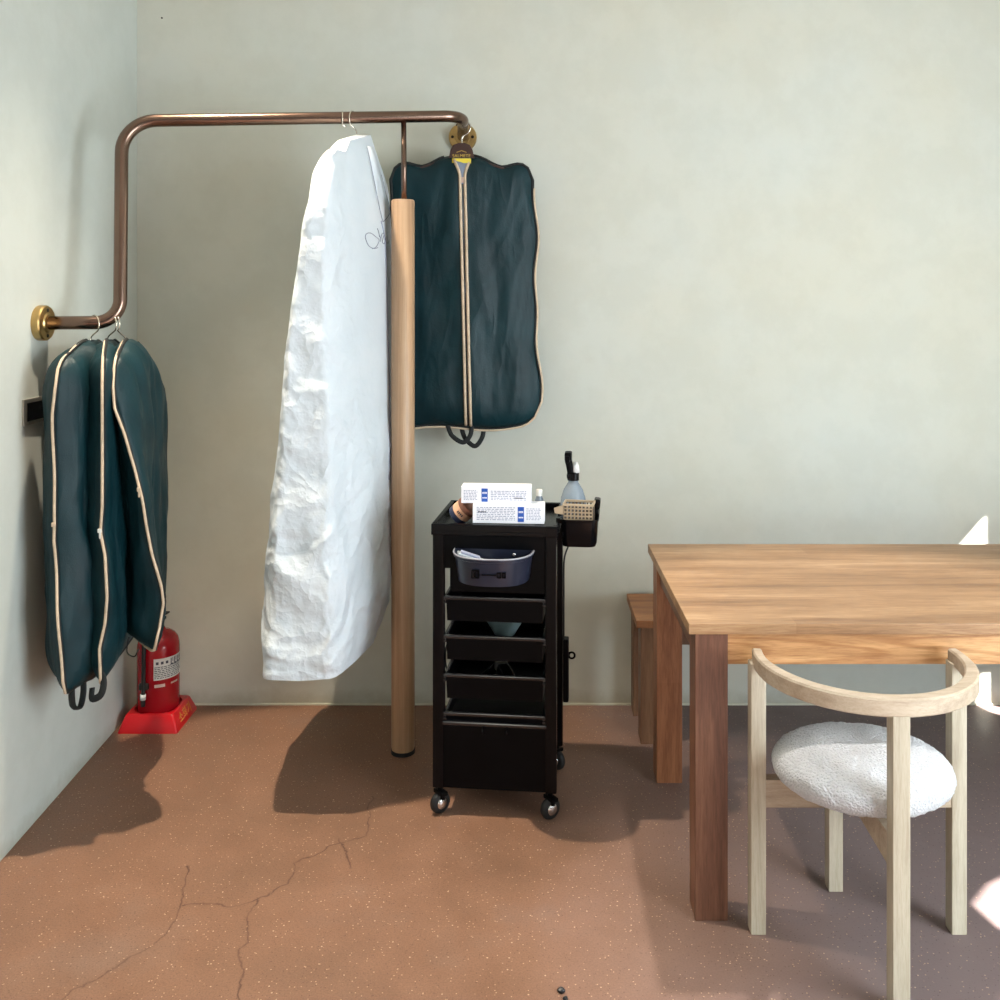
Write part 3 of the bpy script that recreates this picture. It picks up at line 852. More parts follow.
def frame_rect(bm, x0, x1, z0, z1, t, y):
    for lo, hi in (((x0, y, z0), (x1, y + .006, z0 + t)), ((x0, y, z1 - t), (x1, y + .006, z1)), ((x0, y, z0), (x0 + t, y + .006, z1)), ((x1 - t, y, z0), (x1, y + .006, z1))): box(bm, lo, hi)
frame_rect(bm, -.052, -.030, .748, .772, .003, yb + .003)
box(bm, (-.044, yb + .004, .752), (-.040, yb + .010, .766))
box(bm, (-.022, yb + .003, .757), (.020, yb + .009, .760))
frame_rect(bm, .022, .034, .750, .766, .0025, yb + .004); frame_rect(bm, .037, .048, .750, .766, .0025, yb + .005)
tl('emblem', bm, 'black_plastic', fb, label='dark raised emblem')
bm = BM(); lathe(bm, [(.006, 0), (.005, .003), (.002, .004)], (.06, -hd + .004, .790), 12, Matrix.Rotation(PI / 2, 4, 'X')); tl('screw', bm, 'chrome', fb, shade=True)
# drawers
rims = [.660, .543, .426, .311]
for k, z in enumerate(rims):
    h = .076 if k < 3 else .028
    dw = hw - .0375
    y0, y1 = -hd + .008, hd - .03
    bm = BM()
    def rr(k_, zz, ins): return [Vector((-dw * k_ + ins, y0 + (1 - k_) * .1 + ins, zz)), Vector((dw * k_ - ins, y0 + (1 - k_) * .1 + ins, zz)), Vector((dw * k_ - ins, y1 - ins, zz)), Vector((-dw * k_ + ins, y1 - ins, zz))]
    loft(bm, [rr(.965, z - h, 0), rr(.985, z - .012, 0), rr(.985, z - .002, 0), rr(.985, z - .002, .003), rr(.96, z - h + .004, .004)])
    dr = tl('drawer', bm, 'black_plastic')
    bm = BM()
    for lo, hi in (((-dw - .004, y0 - .007, z - .010), (dw + .004, y0 + .006, z)), ((-dw - .004, y0 + .004, z - .008), (-dw + .006, y1, z)), ((dw - .006, y0 + .004, z - .008), (dw + .004, y1, z)), ((-dw, y1 - .006, z - .008), (dw, y1, z))):
        box(bm, lo, hi, .003)
    for sx in (-1, 1):
        for dz in (-.008, -.017):
            box(bm, (sx * dw - .004, y0 - .009, z + dz - .004), (sx * dw + .004, y0 + .01, z + dz + .001), .001)
    tl('rim', bm, 'drawer_rim', dr)
    for sx in (-1, 1):
        bm = BM(); box(bm, (sx * (dw + .002) - .002, y0 + .03, z - .022), (sx * (dw + .002) + .002, y1, z - .012), .001)
        tl('runner', bm, 'steel_plate', dr, label='pale metal runner')
# deep bottom bin
bm = BM(); z0, z1 = .082, .286
box(bm, (-hw + .031, -hd + .005, z0), (hw - .031, hd - .005, z1 - .012), .003)
bb = tl('bottom_bin', bm, 'black_plastic')
bm = BM(); box(bm, (-hw + .030, -hd - .004, z1 - .012), (hw - .030, hd - .005, z1), .004); tl('rim', bm, 'drawer_rim', bb)
for x in (-.034, .038):
    bm = BM(); tube(bm, catmull([(x, -hd + .006, z1 - .018), (x, -hd - .008, z1 - .020), (x + .002, -hd - .011, z1 - .027), (x + .003, -hd - .006, z1 - .031)], 4), .003, 8)
    tl('hook', bm, 'black_gloss', bb, shade=True)
# castors
for (sx, sy, a) in ((-1, -1, 44), (1, -1, 40), (-1, 1, 60), (1, 1, -40)):
    cxp, cyp = sx * (hw - .020), sy * (hd - .016)
    R = Matrix.Rotation(math.radians(a), 4, 'Z')
    ca = empty('castor', (cxp, cyp, 0)); ca.parent = trolley
    cb = BM(); tube(cb, [(0, 0, .066), (0, 0, .086)], .008, 12)
    box(cb, (-.012, -.026, .058), (.012, .02, .070), .003, mat=R)
    for s in (-1, 1): box(cb, (-.006, s * .0145 - .002, .034), (.006, s * .0145 + .002, .066), .001, mat=R)
    tl('fork', cb, 'black_plastic', ca)
    cb = BM(); Rw = Matrix.Translation((0, 0, .0325)) @ R @ Matrix.Rotation(PI / 2, 4, 'X')
    prof = [(.010, -.011), (.025, -.011), (.0305, -.008), (.0325, -.003), (.0325, .003), (.0305, .008), (.025, .011), (.010, .011)]
    lathe(cb, prof, (0, 0, 0), 32, Rw); tl('wheel', cb, 'rubber', ca, smooth_ang=40)
    cb = BM()
    for s in (-1, 1):
        Rh = Rw @ (Matrix.Identity(4) if s > 0 else Matrix.Rotation(PI, 4, 'X'))
        lathe(cb, [(.0175, .0108), (.017, .014), (.012, .0165), (.005, .018), (.001, .0185)], (0, 0, 0), 24, Rh)
    tl('hub', cb, 'chrome', ca, shade=True)
# side holder on the right, near the top
bm = BM()
def rrect(cx, cy, w, d, z, r=.022, n=6):
    pts = []
    for (qx, qy, a0) in ((1, 1, 0), (-1, 1, PI / 2), (-1, -1, PI), (1, -1, 3 * PI / 2)):
        for i in range(n + 1):
            a = a0 + PI / 2 * i / n
            pts.append(Vector((cx + qx * (w / 2 - r) + math.cos(a) * r, cy + qy * (d / 2 - r) + math.sin(a) * r, z)))
    return pts
SX, SY = hw + .066, -.045
SZ0, SZ1 = .806, .890
loft(bm, [rrect(SX - .002, SY, .100, .150, SZ0), rrect(SX - .001, SY, .106, .162, SZ0 + .012), rrect(SX, SY, .112, .172, SZ1 - .006), rrect(SX, SY, .117, .178, SZ1 - .004), rrect(SX, SY, .117, .178, SZ1),
          rrect(SX, SY, .109, .170, SZ1), rrect(SX - .001, SY, .098, .156, SZ0 + .014)])
for yy2 in (SY - .04, SY + .04): box(bm, (hw - .006, yy2 - .012, SZ1 - .02), (SX - .050, yy2 + .012, SZ1 - .004), .002)
sh = tl('side_holder', bm, 'black_gloss', smooth_ang=40, label='black open side holder near the top')
# cable, socket block and ring at the back right
bm = BM(); box(bm, (hw + .002, hd - .05, .235), (hw + .020, hd - .012, .440), .004); sb = tl('side_bracket', bm, 'black_plastic')
bm = BM(); c0 = Vector((hw + .030, hd - .035, .385))
tube(bm, [c0 + Vector((.010 * math.cos(a), 0, .010 * math.sin(a))) for a in [2 * PI * k / 16 for k in range(16)]], .0035, 8, closed=True)
box(bm, (hw + .016, hd - .040, .380), (hw + .024, hd - .030, .390)); tl('ring', bm, 'black_gloss', sb, shade=True)
bm = BM(); tube(bm, catmull([(hw + .004, hd - .04, .80), (hw + .022, hd - .06, .76), (hw + .006, hd - .05, .70), (hw + .005, hd - .05, .56), (hw + .004, hd - .04, .43)], 8), .0028, 8)
tl('cable', bm, 'rubber', shade=True)
bm = BM(); tube(bm, catmull([(-hw + .002, hd - .03, .42), (-hw - .012, hd - .035, .40), (-hw - .016, hd - .035, .35), (-hw - .008, hd - .03, .31), (-hw + .002, hd - .03, .30)], 8), .0028, 8)
tl('cable_loop', bm, 'rubber', shade=True)

def TLW(x, y, z):  # trolley-local -> world
    return tc + ux * x + uy * y + Vector((0, 0, z))
TRZ = math.atan2(ux.y, ux.x)
# cartons on the tray
def carton(label, x, y, z, rz, w, d, h, stripe_x, flip):
    r = empty('carton', TLW(x, y, z), TRZ + rz, label, 'box', 'white printed cartons on the trolley')
    bm = BM(); box(bm, (-w / 2, -d / 2, 0), (w / 2, d / 2, h), .0015); obj('box_body', bm, 'white_card', r, world=False)
    yf = -d / 2 - .0006
    bm = BM(); x0 = -w / 2 + stripe_x
    box(bm, (x0, yf, h * .10), (x0 + .019, yf + .001, h * .90)); obj('blue_stripe', bm, 'print_blue', r, world=False, label='blue printed band')
    bm = BM()
    for zz, t in ((.30, .010), (.58, .014)):
        for q in range(4): box(bm, (x0 + .003 + q * .0036, yf - .0006, h * zz), (x0 + .0055 + q * .0036, yf, h * zz + t * .4))
    obj('stripe_print', bm, 'white_card', r, world=False)
    bm = BM(); rnd = random.Random(5 if flip else 9)
    def lines(xa, xb, za, zb, step, ln=(.004, .012)):
        zc = za
        while zc < zb:
            xx = xa
            while xx < xb - .003:
                L = rnd.uniform(*ln); 
                box(bm, (xx, yf, zc), (min(xb, xx + L), yf + .001, zc + step * .42)); xx += L + rnd.uniform(.0015, .004)
            zc += step
    if flip:   # lower carton: text left, stripe at the right, small table beyond
        spans = ((-w / 2 + .012, x0 - .008, .010, h * .88, .0052), (x0 + .026, w / 2 - .010, .012, h * .84, .0046, (.003, .007)))
    else:
        spans = ((x0 + .028, w / 2 - .014, .010, h * .80, .0052), (-w / 2 + .008, x0 - .012, .010, h * .84, .0046, (.003, .007)))
    for sp_ in spans:
        lines(*sp_); obj('fine_print', bm, 'print_grey', r, world=False); bm = BM()
    bm.free()
    bm = BM()
    xx = -w / 2 + .016 if flip else w / 2 - .050
    zz = h * .58 if flip else h * .30
    for q in range(6): box(bm, (xx + q * .0042, yf - .0006, zz), (xx + q * .0042 + .0034, yf, zz + .0034))
    obj('bold_print', bm, 'print_dark', r, world=False)
    return r
zt = ZT - .020
h1 = .056
carton('white printed carton resting on the trolley tray, blue band near its right end', .040, -hd + .048, ZT + .001, math.radians(2), .216, .060, h1, .136, True)
carton('white printed carton stacked on top of the other, blue band near its left end', .000, -hd + .062, ZT + .001 + h1 + .0005, math.radians(3), .212, .060, .050, .062, False)
# small clear bottle lying beyond the cartons
bt = empty('small_bottle', TLW(.124, -.03, ZT - .02), 0, 'small translucent bottle standing behind the right end of the cartons', 'bottle')
bm = BM(); lathe(bm, [(.012, 0), (.013, .003), (.013, .070), (.009, .080), (.008, .084)], (0, 0, 0), 20); obj('bottle_body', bm, 'frosted_bottle', bt, world=False, smooth_ang=45)
bm = BM(); lathe(bm, [(.010, .082), (.010, .100), (.009, .102)], (0, 0, 0), 20); obj('cap', bm, 'white_plastic', bt, world=False, smooth_ang=45)
# tilted round tub at the left of the tray
tubm = Matrix.Rotation(math.radians(48), 4, 'Y') @ Matrix.Rotation(math.radians(14), 4, 'X')
tb = empty('round_tub', TLW(-.112, -hd + .085, ZT + .006), TRZ, 'small tilted round tub with peach band at the left of the trolley tray', 'tub')
def lab(name, prof, mat):
    bm = BM(); lathe(bm, prof, (0, 0, .012), 28, tubm); obj(name, bm, mat, tb, world=False, smooth_ang=40)
lab('tub_body', [(.030, -.024), (.033, -.021), (.033, -.004)], 'navy_card')
lab('peach_band', [(.0335, -.004), (.0335, .022), (.032, .023)], 'peach_card')
lab('tub_lid', [(.035, .022), (.035, .036), (.033, .039), (.001, .0395)], 'copper_lid')
bm = BM()
for q in range(4):
    box(bm, (-.012 + q * .006, -.0345, .006), (-.0085 + q * .006, -.032, .012), mat=Matrix.Translation((0, 0, .012)) @ tubm)
obj('band_print', bm, 'navy_card', tb, world=False)
# items in side holder
bk = empty('perforated_basket', TLW(SX - .002, SY - .045, SZ0 + .016), TRZ + math.radians(-4), 'tan perforated plastic basket sitting in the black side holder of the trolley', 'basket')
def grid_panel(bm, o, du, dv, nu, nv, w, h, t=.002, bar=.42):
    o = Vector(o); du = Vector(du); dv = Vector(dv); nn = du.cross(dv)
    def slab(u0, u1, v0, v1):
        vs = []
        for n_ in (-t / 2, t / 2):
            for (u, v) in ((u0, v0), (u1, v0), (u1, v1), (u0, v1)): vs.append(bm.verts.new(o + du * u + dv * v + nn * n_))
        for f in ((0, 1, 2, 3), (4, 5, 6, 7), (0, 1, 5, 4), (1, 2, 6, 5), (2, 3, 7, 6), (3, 0, 4, 7)): bm.faces.new([vs[i] for i in f])
    pu, pv = w / nu, h / nv
    for i in range(nu + 1): slab(max(0, i * pu - pu * bar / 2), min(w, i * pu + pu * bar / 2), 0, h)
    for j in range(nv + 1): slab(0, w, max(0, j * pv - pv * bar / 2), min(h, j * pv + pv * bar / 2))
bm = BM(); w, d, h = .088, .058, .110
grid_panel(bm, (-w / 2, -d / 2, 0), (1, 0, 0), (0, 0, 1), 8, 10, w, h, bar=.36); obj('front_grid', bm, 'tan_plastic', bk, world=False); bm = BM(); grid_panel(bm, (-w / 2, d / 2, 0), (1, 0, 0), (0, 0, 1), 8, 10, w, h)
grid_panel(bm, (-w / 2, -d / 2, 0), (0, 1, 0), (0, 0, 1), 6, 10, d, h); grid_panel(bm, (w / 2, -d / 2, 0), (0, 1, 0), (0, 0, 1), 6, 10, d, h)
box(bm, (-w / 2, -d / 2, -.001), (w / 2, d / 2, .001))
obj('basket_body', bm, 'tan_painted_shade', bk, world=False, label='inner walls with shade painted in dark tan')
bm = BM()
for lo, hi in (((-w / 2 - .003, -d / 2 - .003, h - .003), (w / 2 + .003, -d / 2 + .002, h + .004)), ((-w / 2 - .003, d / 2 - .002, h - .003), (w / 2 + .003, d / 2 + .003, h + .004)),
               ((-w / 2 - .003, -d / 2, h - .003), (-w / 2 + .002, d / 2, h + .004)), ((w / 2 - .002, -d / 2, h - .003), (w / 2 + .003, d / 2, h + .004))): box(bm, lo, hi, .001)
obj('basket_rim', bm, 'tan_plastic', bk, world=False)
bm = BM(); vs = [bm.verts.new(p) for p in ((-w / 2, -d / 2, h), (-w / 2 - .030, -d / 2 + .004, h - .012), (-w / 2 - .028, -d / 2 + .006, h - .028), (-w / 2, -d / 2, h - .030))]
bm.faces.new(vs); tabb = obj('tab', bm, 'tan_plastic', bk, world=False); tabb.modifiers.new('thick', 'SOLIDIFY').thickness = .002
# spray bottle
sp = empty('spray_bottle', TLW(SX - .024, SY + .036, SZ0 + .015), TRZ, 'pale blue spray bottle with black trigger head in the trolley side holder', 'spray bottle')
bm = BM(); lathe(bm, [(.029, .018), (.033, .024), (.037, .06), (.0405, .088), (.041, .105), (.038, .130), (.030, .155), (.020, .171), (.0155, .178), (.0150, .186)], (0, 0, 0), 32)
spb = obj('bottle_body', bm, 'frosted_bottle', sp, world=False, shade=True)
bm = BM()
for a0, a1, rr_, cz in ((0, 2 * PI, .0075, .117),):
    pts = [Vector((.006 + rr_ * math.cos(a0 + (a1 - a0) * k / 16), -.0415 + .3 * (rr_ * math.cos(a0 + (a1 - a0) * k / 16)) ** 2, cz + rr_ * math.sin(a0 + (a1 - a0) * k / 16))) for k in range(16)]
    tube(bm, pts, .0011, 6, closed=True)
for i in range(3): box(bm, (-.006 + i * .007, -.0425, .100 - .0), (-.002 + i * .007, -.040, .104))
tube(bm, [(.002, -.042, .113), (.006, -.042, .121), (.010, -.042, .113)], .0011, 6)
obj('bottle_print', bm, 'print_dark', spb, world=False)
bm = BM(); lathe(bm, [(.0185, .184), (.0185, .206), (.014, .210)], (0, 0, 0), 20)
box(bm, (-.020, -.016, .190), (-.004, .012, .206), .004); hd_ = obj('collar', bm, 'black_gloss', sp, world=False, smooth_ang=45)
bm = BM(); tube(bm, [(-.008, -.004, .205), (-.012, -.006, .232), (-.015, -.007, .248), (-.014, -.007, .262)], [.010, .011, .012, .010], 12)
box(bm, (-.026, -.030, .248), (-.004, .012, .274), .005); box(bm, (-.024, -.034, .242), (-.010, -.022, .264), .003)
obj('trigger_head', bm, 'black_plastic', sp, world=False, smooth_ang=45)
bm = BM(); lathe(bm, [(.0125, .208), (.010, .228), (.006, .240)], (.008, 0, 0), 18); obj('pump_neck', bm, 'pale_plastic', sp, world=False, shade=True)
for ch in sp.children: ch.location.z = -.018
# black flat brush standing at the outer side of the side holder
br = empty('hair_brush', TLW(SX + .037, SY + .03, SZ0 + .016), TRZ, 'black hair brush standing upright at the outer side of the trolley side holder', 'brush')
bm = BM(); box(bm, (-.010, -.016, 0), (.010, .016, .085), .006, mat=Matrix.Rotation(math.radians(6), 4, 'Y')); obj('brush_handle', bm, 'black_plastic', br, world=False)
bm = BM(); box(bm, (-.006, -.022, .08), (.014, .022, .112), .006, mat=Matrix.Rotation(math.radians(6), 4, 'Y')); obj('brush_head', bm, 'black_gloss', br, world=False)
# clip in front basket
cl = empty('hair_clip', TLW(-.060, -hd - .040, .783), TRZ + .25, 'pale grey translucent flat clip lying in the half-round trolley basket', 'clip')
cm = Matrix.Rotation(math.radians(20), 4, 'Y')
bm = BM(); box(bm, (-.048, -.018, .0), (.048, .018, .010), .003, mat=cm); obj('clip_body', bm, 'clear_grey', cl, world=False)
bm = BM(); box(bm, (-.040, -.012, .0095), (.020, .012, .016), .002, mat=cm); obj('clip_lever', bm, 'print_grey', cl, world=False)
# teal bowl in second drawer
bw = empty('mixing_bowl', TLW(.004, .062, rims[1] - .0715), 0, 'pale teal bowl inside the second trolley drawer', 'bowl')
bm = BM(); lathe(bm, [(.030, 0), (.034, .003), (.055, .040), (.062, .069), (.063, .072), (.058, .070), (.050, .040), (.030, .006)], (0, 0, 0), 36); obj('bowl_body', bm, 'teal_plastic', bw, world=False, smooth_ang=50)
bm = BM(); lathe(bm, [(.060, .065), (.065, .070), (.066, .074), (.061, .074), (.058, .069)], (0, 0, 0), 36, cap_bottom=False, cap_top=False); obj('bowl_rim', bm, 'teal_plastic', bw, world=False, shade=True)
# tools in the third drawer
ct = empty('hair_clipper', TLW(.030, -.05, rims[2] - .066), TRZ + .5, 'dark hair clipper lying in the third trolley drawer', 'clipper')
bm = BM(); box(bm, (-.02, -.075, 0), (.02, .06, .034), .012, 3, mat=Matrix.Rotation(math.radians(14), 4, 'X')); obj('clipper_body', bm, 'black_gloss', ct, world=False, smooth_ang=60)
bm = BM(); box(bm, (-.021, .058, .006), (.021, .078, .026), .003, mat=Matrix.Rotation(math.radians(14), 4, 'X')); obj('clipper_blade', bm, 'steel_plate', ct, world=False)
cb2 = empty('comb', TLW(-.055, -.03, rims[2] - .060), TRZ - .6, 'black comb lying left of the clipper in the third trolley drawer', 'comb')
bm = BM(); box(bm, (-.005, -.08, .0), (.005, .08, .010), .003, mat=Matrix.Rotation(math.radians(16), 4, 'X'))
for q in range(18): box(bm, (.004, -.075 + q * .0085, .002), (.026, -.0715 + q * .0085, .007), mat=Matrix.Rotation(math.radians(16), 4, 'X'))
obj('comb_body', bm, 'black_gloss', cb2, world=False)

# ---------------------------------------------------------------- table
TX0, TY0, TY1, TZ = .4185, 2.394, 3.168, .745
TX1 = 2.25
table = empty('dining_table', ((TX0 + TX1) / 2, (TY0 + TY1) / 2, 0), 0, 'large solid wood table with square legs in front of the bench', 'table')
bm = BM(); box(bm, (TX0, TY0, TZ - .027), (TX1, TY1, TZ), .002); obj('tabletop', bm, 'table_top_wood', table)
LW = .082
for (x, xn) in ((TX0 + .017, 1), (TX1 - .017 - LW, -1)):
    for (y, m_) in ((TY0 + .006, 'table_leg_wood'), (TY1 - .006 - LW, 'table_leg_pale_wood')):
        bm = BM(); box(bm, (x, y, 0), (x + LW, y + LW, TZ - .027), .002); obj('leg', bm, m_, table)
xa, xb = TX0 + .017 + LW, TX1 - .017 - LW
za, zb_ = TZ - .027 - .080, TZ - .0272
for y in (TY0 + .016, TY1 - .016 - .026):
    bm = BM(); box(bm, (xa, y, za), (xb, y + .026, zb_), .0015); obj('apron', bm, 'apron_wood', table)
for x in (TX0 + .028, TX1 - .028 - .026):
    bm = BM(); box(bm, (x, TY0 + .006 + LW, za), (x + .026, TY1 - .006 - LW, zb_), .0015); obj('apron', bm, 'table_leg_wood', table)

# ---------------------------------------------------------------- bench behind
BX0, BX1, BY0, BY1, BZ = .402, 2.02, 3.343, 3.652, .432
bench = empty('bench', ((BX0 + BX1) / 2, (BY0 + BY1) / 2, 0), 0, 'low wooden bench between the large table and the back wall', 'bench')
bm = BM(); box(bm, (BX0, BY0, BZ - .026), (BX1, BY1, BZ), .002); obj('seat', bm, 'bench_wood', bench)
for x in (BX0 + .016, BX1 - .016 - .075):
    for y in (BY0 + .006, BY1 - .006 - .075):
        bm = BM(); box(bm, (x, y, 0), (x + .075, y + .075, BZ - .026), .002); obj('leg', bm, 'bench_leg_wood', bench)
bm = BM(); box(bm, (BX0 + .09, BY0 + .02, BZ - .09), (BX1 - .09, BY0 + .042, BZ - .026)); obj('apron', bm, 'bench_leg_wood', bench)

# ---------------------------------------------------------------- chair
CX, CY, CR = .826, 2.335, .2455
chair = empty('armchair', (CX, CY, 0), 0, 'pale wooden chair with curved rail and round white boucle seat at the table', 'chair')
LG = .037
def leg(cx, cy, z1, w=LG, rz=0.0):
    bm = BM(); box(bm, (-w / 2, -w / 2, 0), (w / 2, w / 2, z1), .0025, mat=Matrix.Translation((cx, cy, 0)) @ Matrix.Rotation(rz, 4, 'Z'))
    obj('leg', bm, 'pale_ash', chair)
RZ0, RZ1 = .650, .690
leg(.581, 2.365, RZ0 + .012); leg(1.072, 2.365, RZ0 + .012)
leg(.823, CY - CR + .004, RZ0 + .004, .038)
leg(.826, 2.535, .385)
bm = BM(); rings = []
N = 72
for i in range(N + 1):
    a = math.radians(lerp(170, 370, i / N))
    c = Vector((CX + math.cos(a) * CR, CY + math.sin(a) * CR, 0)); rad = Vector((math.cos(a), math.sin(a), 0))
    t = min(i, N - i) / N
    wv = lerp(.012, .0165, smooth(0, .22, t)); zlow = lerp(RZ0 + .004, RZ0, smooth(0, .1, t)); 
    bev = .004
    sec = [(-wv + bev, zlow), (wv - bev, zlow), (wv, zlow + bev), (wv, RZ1 - bev), (wv - bev, RZ1), (-wv + bev, RZ1), (-wv, RZ1 - bev), (-wv, zlow + bev)]
    rings.append([c + rad * x + Vector((0, 0, z)) for x, z in sec])
loft(bm, rings); obj('back_rail', bm, 'pale_ash_rail', chair, smooth_ang=40)
SZb = .378
bm = BM(); box(bm, (.581 + LG / 2 - .004, 2.365 - .016, SZb - .068), (1.072 - LG / 2 + .004, 2.365 + .016, SZb), .002); obj('seat_beam', bm, 'pale_ash_rail', chair)
bm = BM()
bw_ = .016; ya, yb2 = CY - CR + .025, 2.535 - LG / 2
vs = [bm.verts.new(p) for p in [(CX + s * bw_, y, z) for s in (-1, 1) for (y, z) in ((ya, SZb - .072), (yb2, SZb - .05), (yb2, SZb - .001), (ya, SZb - .001))]]
for f in ((0, 1, 2, 3), (4, 5, 6, 7), (0, 1, 5, 4), (1, 2, 6, 5), (2, 3, 7, 6), (3, 0, 4, 7)): bm.faces.new([vs[i] for i in f])
obj('seat_beam', bm, 'pale_ash_rail', chair)
bm = BM()
sr, shh, szc = .216, .054, .432
rings = []
NP, NA = 44, 150
SCX, SCY = .818, 2.306
for j in range(1, NP):
    ph = PI * j / NP
    cr = abs(math.sin(ph)) ** .62; cz = math.copysign(abs(math.cos(ph)) ** .86, math.cos(ph))
    ring = []
    for k in range(NA):
        th = 2 * PI * k / NA
        d = Vector((math.cos(th) * cr, math.sin(th) * cr, 0))
        q = Vector((d.x * 40, d.y * 40, cz * 12))
        b = .0022 * noise.noise(q * 1.3) + .0018 * noise.noise(q * 2.7) + .003 * noise.noise(q * .12)
        ring.append(Vector((SCX + d.x * (.209 + b), SCY + d.y * (.196 + b), szc + cz * (shh + b) - .004 * d.y)))
    rings.append(ring)
loft(bm, rings); obj('seat', bm, 'boucle', chair, shade=True, label='round white boucle cushion')

# ---------------------------------------------------------------- fire extinguisher and stand
A_, B_, C_ = floor_at(121.5, 733), floor_at(178.5, 734.5), floor_at(199, 707.5)
side = .215
sc_ = Vector((-1.335, 3.535, 0))
st = empty('extinguisher_stand', sc_, 0, 'red tapered square floor stand under the fire extinguisher', 'stand')
def sq(w, z, r): return rrect(0, 0, w, w, z, r, 4)
bm = BM(); loft(bm, [sq(.214, 0, .008), sq(.214, .006, .008), sq(.176, .056, .010), sq(.168, .060, .012), sq(.152, .060, .05), sq(.150, .048, .05)])
obj('stand_body', bm, 'red_stand_plastic', st, world=False, smooth_ang=35)
slope = math.atan2(.050, .019)
tm = Matrix.Translation((.099, .0, .030)) @ Matrix.Rotation(-(PI / 2 - slope), 4, 'Y') @ Matrix.Rotation(PI / 2, 4, 'Z') @ Matrix.Rotation(PI / 2, 4, 'X')
obj('lettering', text_bm('소화기', .042, .0008, tm), 'gold_print', st, world=False)
ex = empty('fire_extinguisher', (sc_.x, sc_.y, .048), 0, 'red fire extinguisher standing in the corner under the green garment bags', 'fire extinguisher')
R_ = .0745
bm = BM(); lathe(bm, [(.060, 0), (R_ - .003, .003), (R_, .010), (R_, .225), (R_ * .985, .240), (R_ * .92, .258), (R_ * .78, .272), (R_ * .55, .284), (R_ * .34, .290), (.022, .296)], (0, 0, 0), 48)
obj('cylinder_body', bm, 'red_paint', ex, world=False, smooth_ang=50)
def wrap(bm, a0, a1, z0, z1, r, n=24):
    rows = []
    for k in range(n + 1):
        a = lerp(a0, a1, k / n)
        rows.append([bm.verts.new((math.cos(a) * r, math.sin(a) * r, z)) for z in (z0, z1)])
    for P, Q in zip(rows, rows[1:]): bm.faces.new((P[0], Q[0], Q[1], P[1]))
bm = BM(); wrap(bm, math.radians(-82), math.radians(12), .128, .205, R_ + .0006); stk = obj('sticker', bm, 'sticker_white', ex, world=False, shade=True)
bm = BM(); rnd = random.Random(3)
z = .134
while z < .178:
    a = -80.0
    while a < 0:
        L = rnd.uniform(3, 9); wrap(bm, math.radians(a), math.radians(min(a + L, 6)), z, z + .003, R_ + .0012, 3); a += L + rnd.uniform(1, 3)
    z += .0065
for a in (-76, -63, -50): wrap(bm, math.radians(a), math.radians(a + 7), .184, .194, R_ + .0012, 4)
obj('sticker_print', bm, 'print_dark', stk, world=False)
bm = BM()
for a in (-36, -24, -12, 0):
    wrap(bm, math.radians(a), math.radians(a + 3), .176, .200, R_ + .0012, 3); wrap(bm, math.radians(a), math.radians(a + 9), .176, .180, R_ + .0012, 3)
    wrap(bm, math.radians(a + 6), math.radians(a + 8), .186, .200, R_ + .0012, 3)
obj('sticker_heading', bm, 'print_dark', stk, world=False)
bm = BM(); wrap(bm, math.radians(-80), math.radians(-52), .102, .113, R_ + .0008); obj('silver_tape', bm, 'silver_band', ex, world=False, shade=True)
bm = BM(); wrap(bm, math.radians(-35), math.radians(-10), .106, .112, R_ + .0008); obj('silver_tape', bm, 'silver_band', ex, world=False, shade=True)
bm = BM(); lathe(bm, [(.020, .290), (.020, .310), (.016, .318)], (0, 0, 0), 20); box(bm, (-.012, -.045, .312), (.012, .05, .322), .003); obj('valve', bm, 'black_plastic', ex, world=False, smooth_ang=40)
bm = BM(); box(bm, (-.010, -.055, .328), (.010, .055, .334), .002, mat=Matrix.Rotation(math.radians(-6), 4, 'X')); obj('handle', bm, 'black_plastic', ex, world=False)
bm = BM(); hp = catmull([(-.004, -.03, .314), (-.012, -.075, .305), (-.020, -.083, .26), (-.022, -.084, .15), (-.024, -.084, .04)], 8); tube(bm, hp, .0075, 12)
box(bm, (-.040, -.086, .098), (-.006, -.070, .120), .003)
hs = obj('hose', bm, 'rubber', ex, world=False, shade=True)
bm = BM(); tube(bm, [(-.0235, -.084, .084), (-.0237, -.084, .064)], .0098, 12); obj('hose_ring', bm, 'pale_plastic', hs, world=False, shade=True)

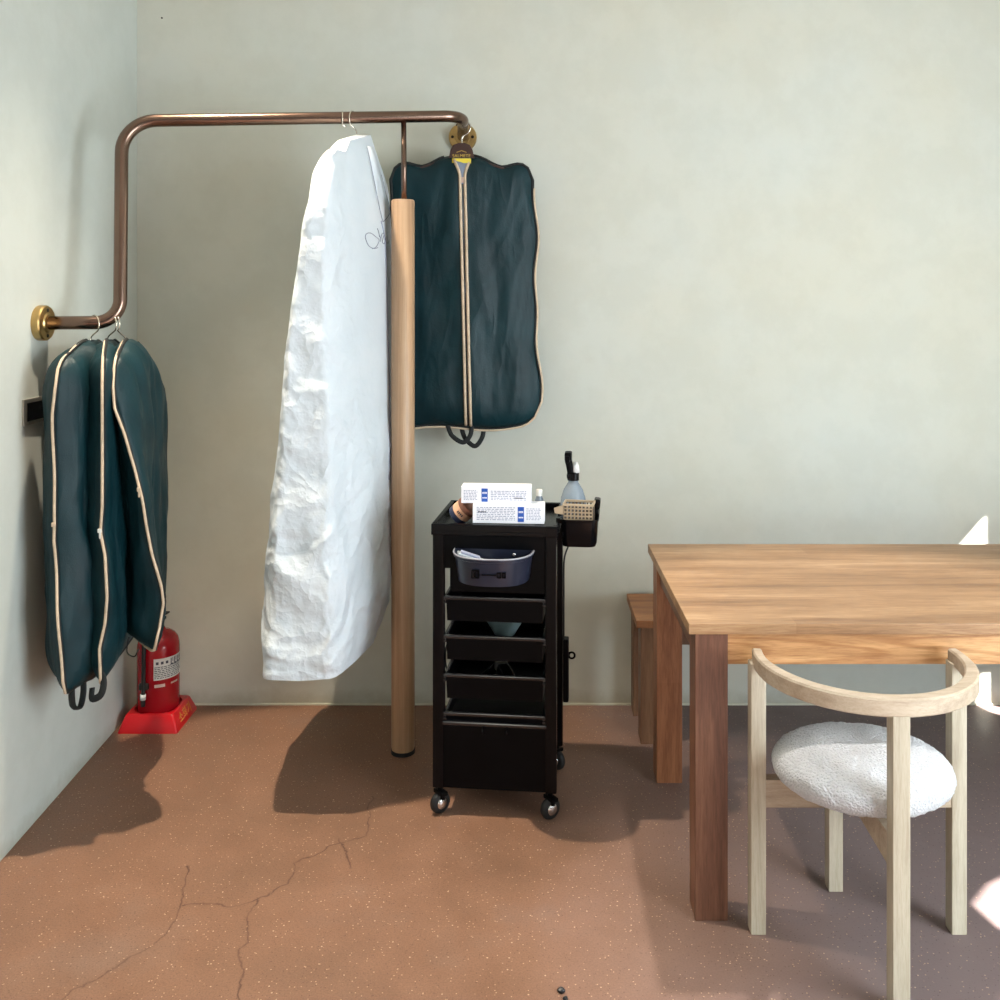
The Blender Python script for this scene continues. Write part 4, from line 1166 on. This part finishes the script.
# ---------------------------------------------------------------- socket on the left wall, small bits
yo = F / ((31 - VX) / (wall_left_x(2.83)))
xo = wall_left_x(yo); zo = at(0, 411, yo).z
so = empty('wall_socket', (xo, yo, zo), 0, 'black wall socket in a metal frame beside the green garment bags', 'socket')
bm = BM(); box(bm, (0, -.055, -.038), (.008, .075, .038), .002); obj('plate', bm, 'steel_plate', so, world=False)
bm = BM(); box(bm, (.006, -.038, -.027), (.0105, .062, .027), .002); obj('socket_face', bm, 'black_gloss', so, world=False)
p = at(162, 18, YW)
bm = BM(); lathe(bm, [(.0035, 0), (.0035, .002), (.001, .003)], (p.x, YW, p.z), 10, Matrix.Rotation(PI / 2, 4, 'X'))
tag(recenter(obj('nail', bm, 'dark_screw')), 'tiny dark nail head high on the back wall near the corner', 'nail')
for (px, py, r, lab_) in ((561, 992, .0085, 'small black glossy scrap on the floor, larger of two at the bottom edge'), (565.5, 1000, .006, 'tiny black scrap on the floor, cut off by the bottom edge')):
    c = floor_at(px, py); bm = BM()
    bmesh.ops.create_icosphere(bm, subdivisions=3, radius=r, matrix=Matrix.Translation((c.x, c.y, r * .6)))
    for v in bm.verts:
        q = v.co - Vector((c.x, c.y, r * .6)); k_ = 1 + .35 * noise.noise(q * 140 + Vector((px, 0, 0)))
        v.co = Vector((c.x, c.y, r * .6)) + Vector((q.x * k_, q.y * k_, max(-r * .6, q.z * .7 * k_)))
    tag(recenter(obj('scrap', bm, 'grit', shade=True)), lab_, 'scrap', None)

# ---------------------------------------------------------------- light
w = bpy.data.worlds.new('world'); scn.world = w; w.use_nodes = True
bg = w.node_tree.nodes['Background']; bg.inputs[0].default_value = (.80, .90, 1.0, 1); bg.inputs[1].default_value = .1
def light(name, typ, loc, energy, color, aim=None, **kw):
    L = bpy.data.lights.new(name, typ); L.energy = energy; L.color = color
    for k, v in kw.items(): setattr(L, k, v)
    o = bpy.data.objects.new(name, L); C.objects.link(o); o.location = loc
    if aim is not None: o.rotation_euler = (Vector(aim) - Vector(loc)).to_track_quat('-Z', 'Y').to_euler()
    return o
sun = light('sun', 'SUN', (5, -3, 6), 42, (1, .95, .88), angle=.009)
sun.rotation_euler = SUN.to_track_quat('-Z', 'Y').to_euler()
light('window_daylight', 'AREA', (2.6, 1.15, 1.35), 215, (.84, .94, 1.0), (-.8, 2.7, 1.0), shape='RECTANGLE', size=2.5, size_y=2.0)
light('entrance_daylight', 'AREA', (.6, -2.4, 2.0), 3.5, (.95, .97, 1.0), (0, 3, 1.2), shape='RECTANGLE', size=3, size_y=2.4)
light('ceiling_lamp', 'SPOT', (-.98, 2.80, 3.40), 480, (1, .86, .68), (-.62, 2.75, 0), spot_size=.98, spot_blend=1.0, shadow_soft_size=.03)
light('ceiling_lamp', 'SPOT', (.80, 3.27, 3.40), 280, (1, .92, .85), (.95, 2.3, .3), spot_size=.62, spot_blend=.6, shadow_soft_size=.05)

scn.view_settings.view_transform = 'Standard'
scn.view_settings.exposure = 0.06
scn.cycles.use_denoising = True
scn.cycles.max_bounces = 8
scn.cycles.sample_clamp_indirect = 6
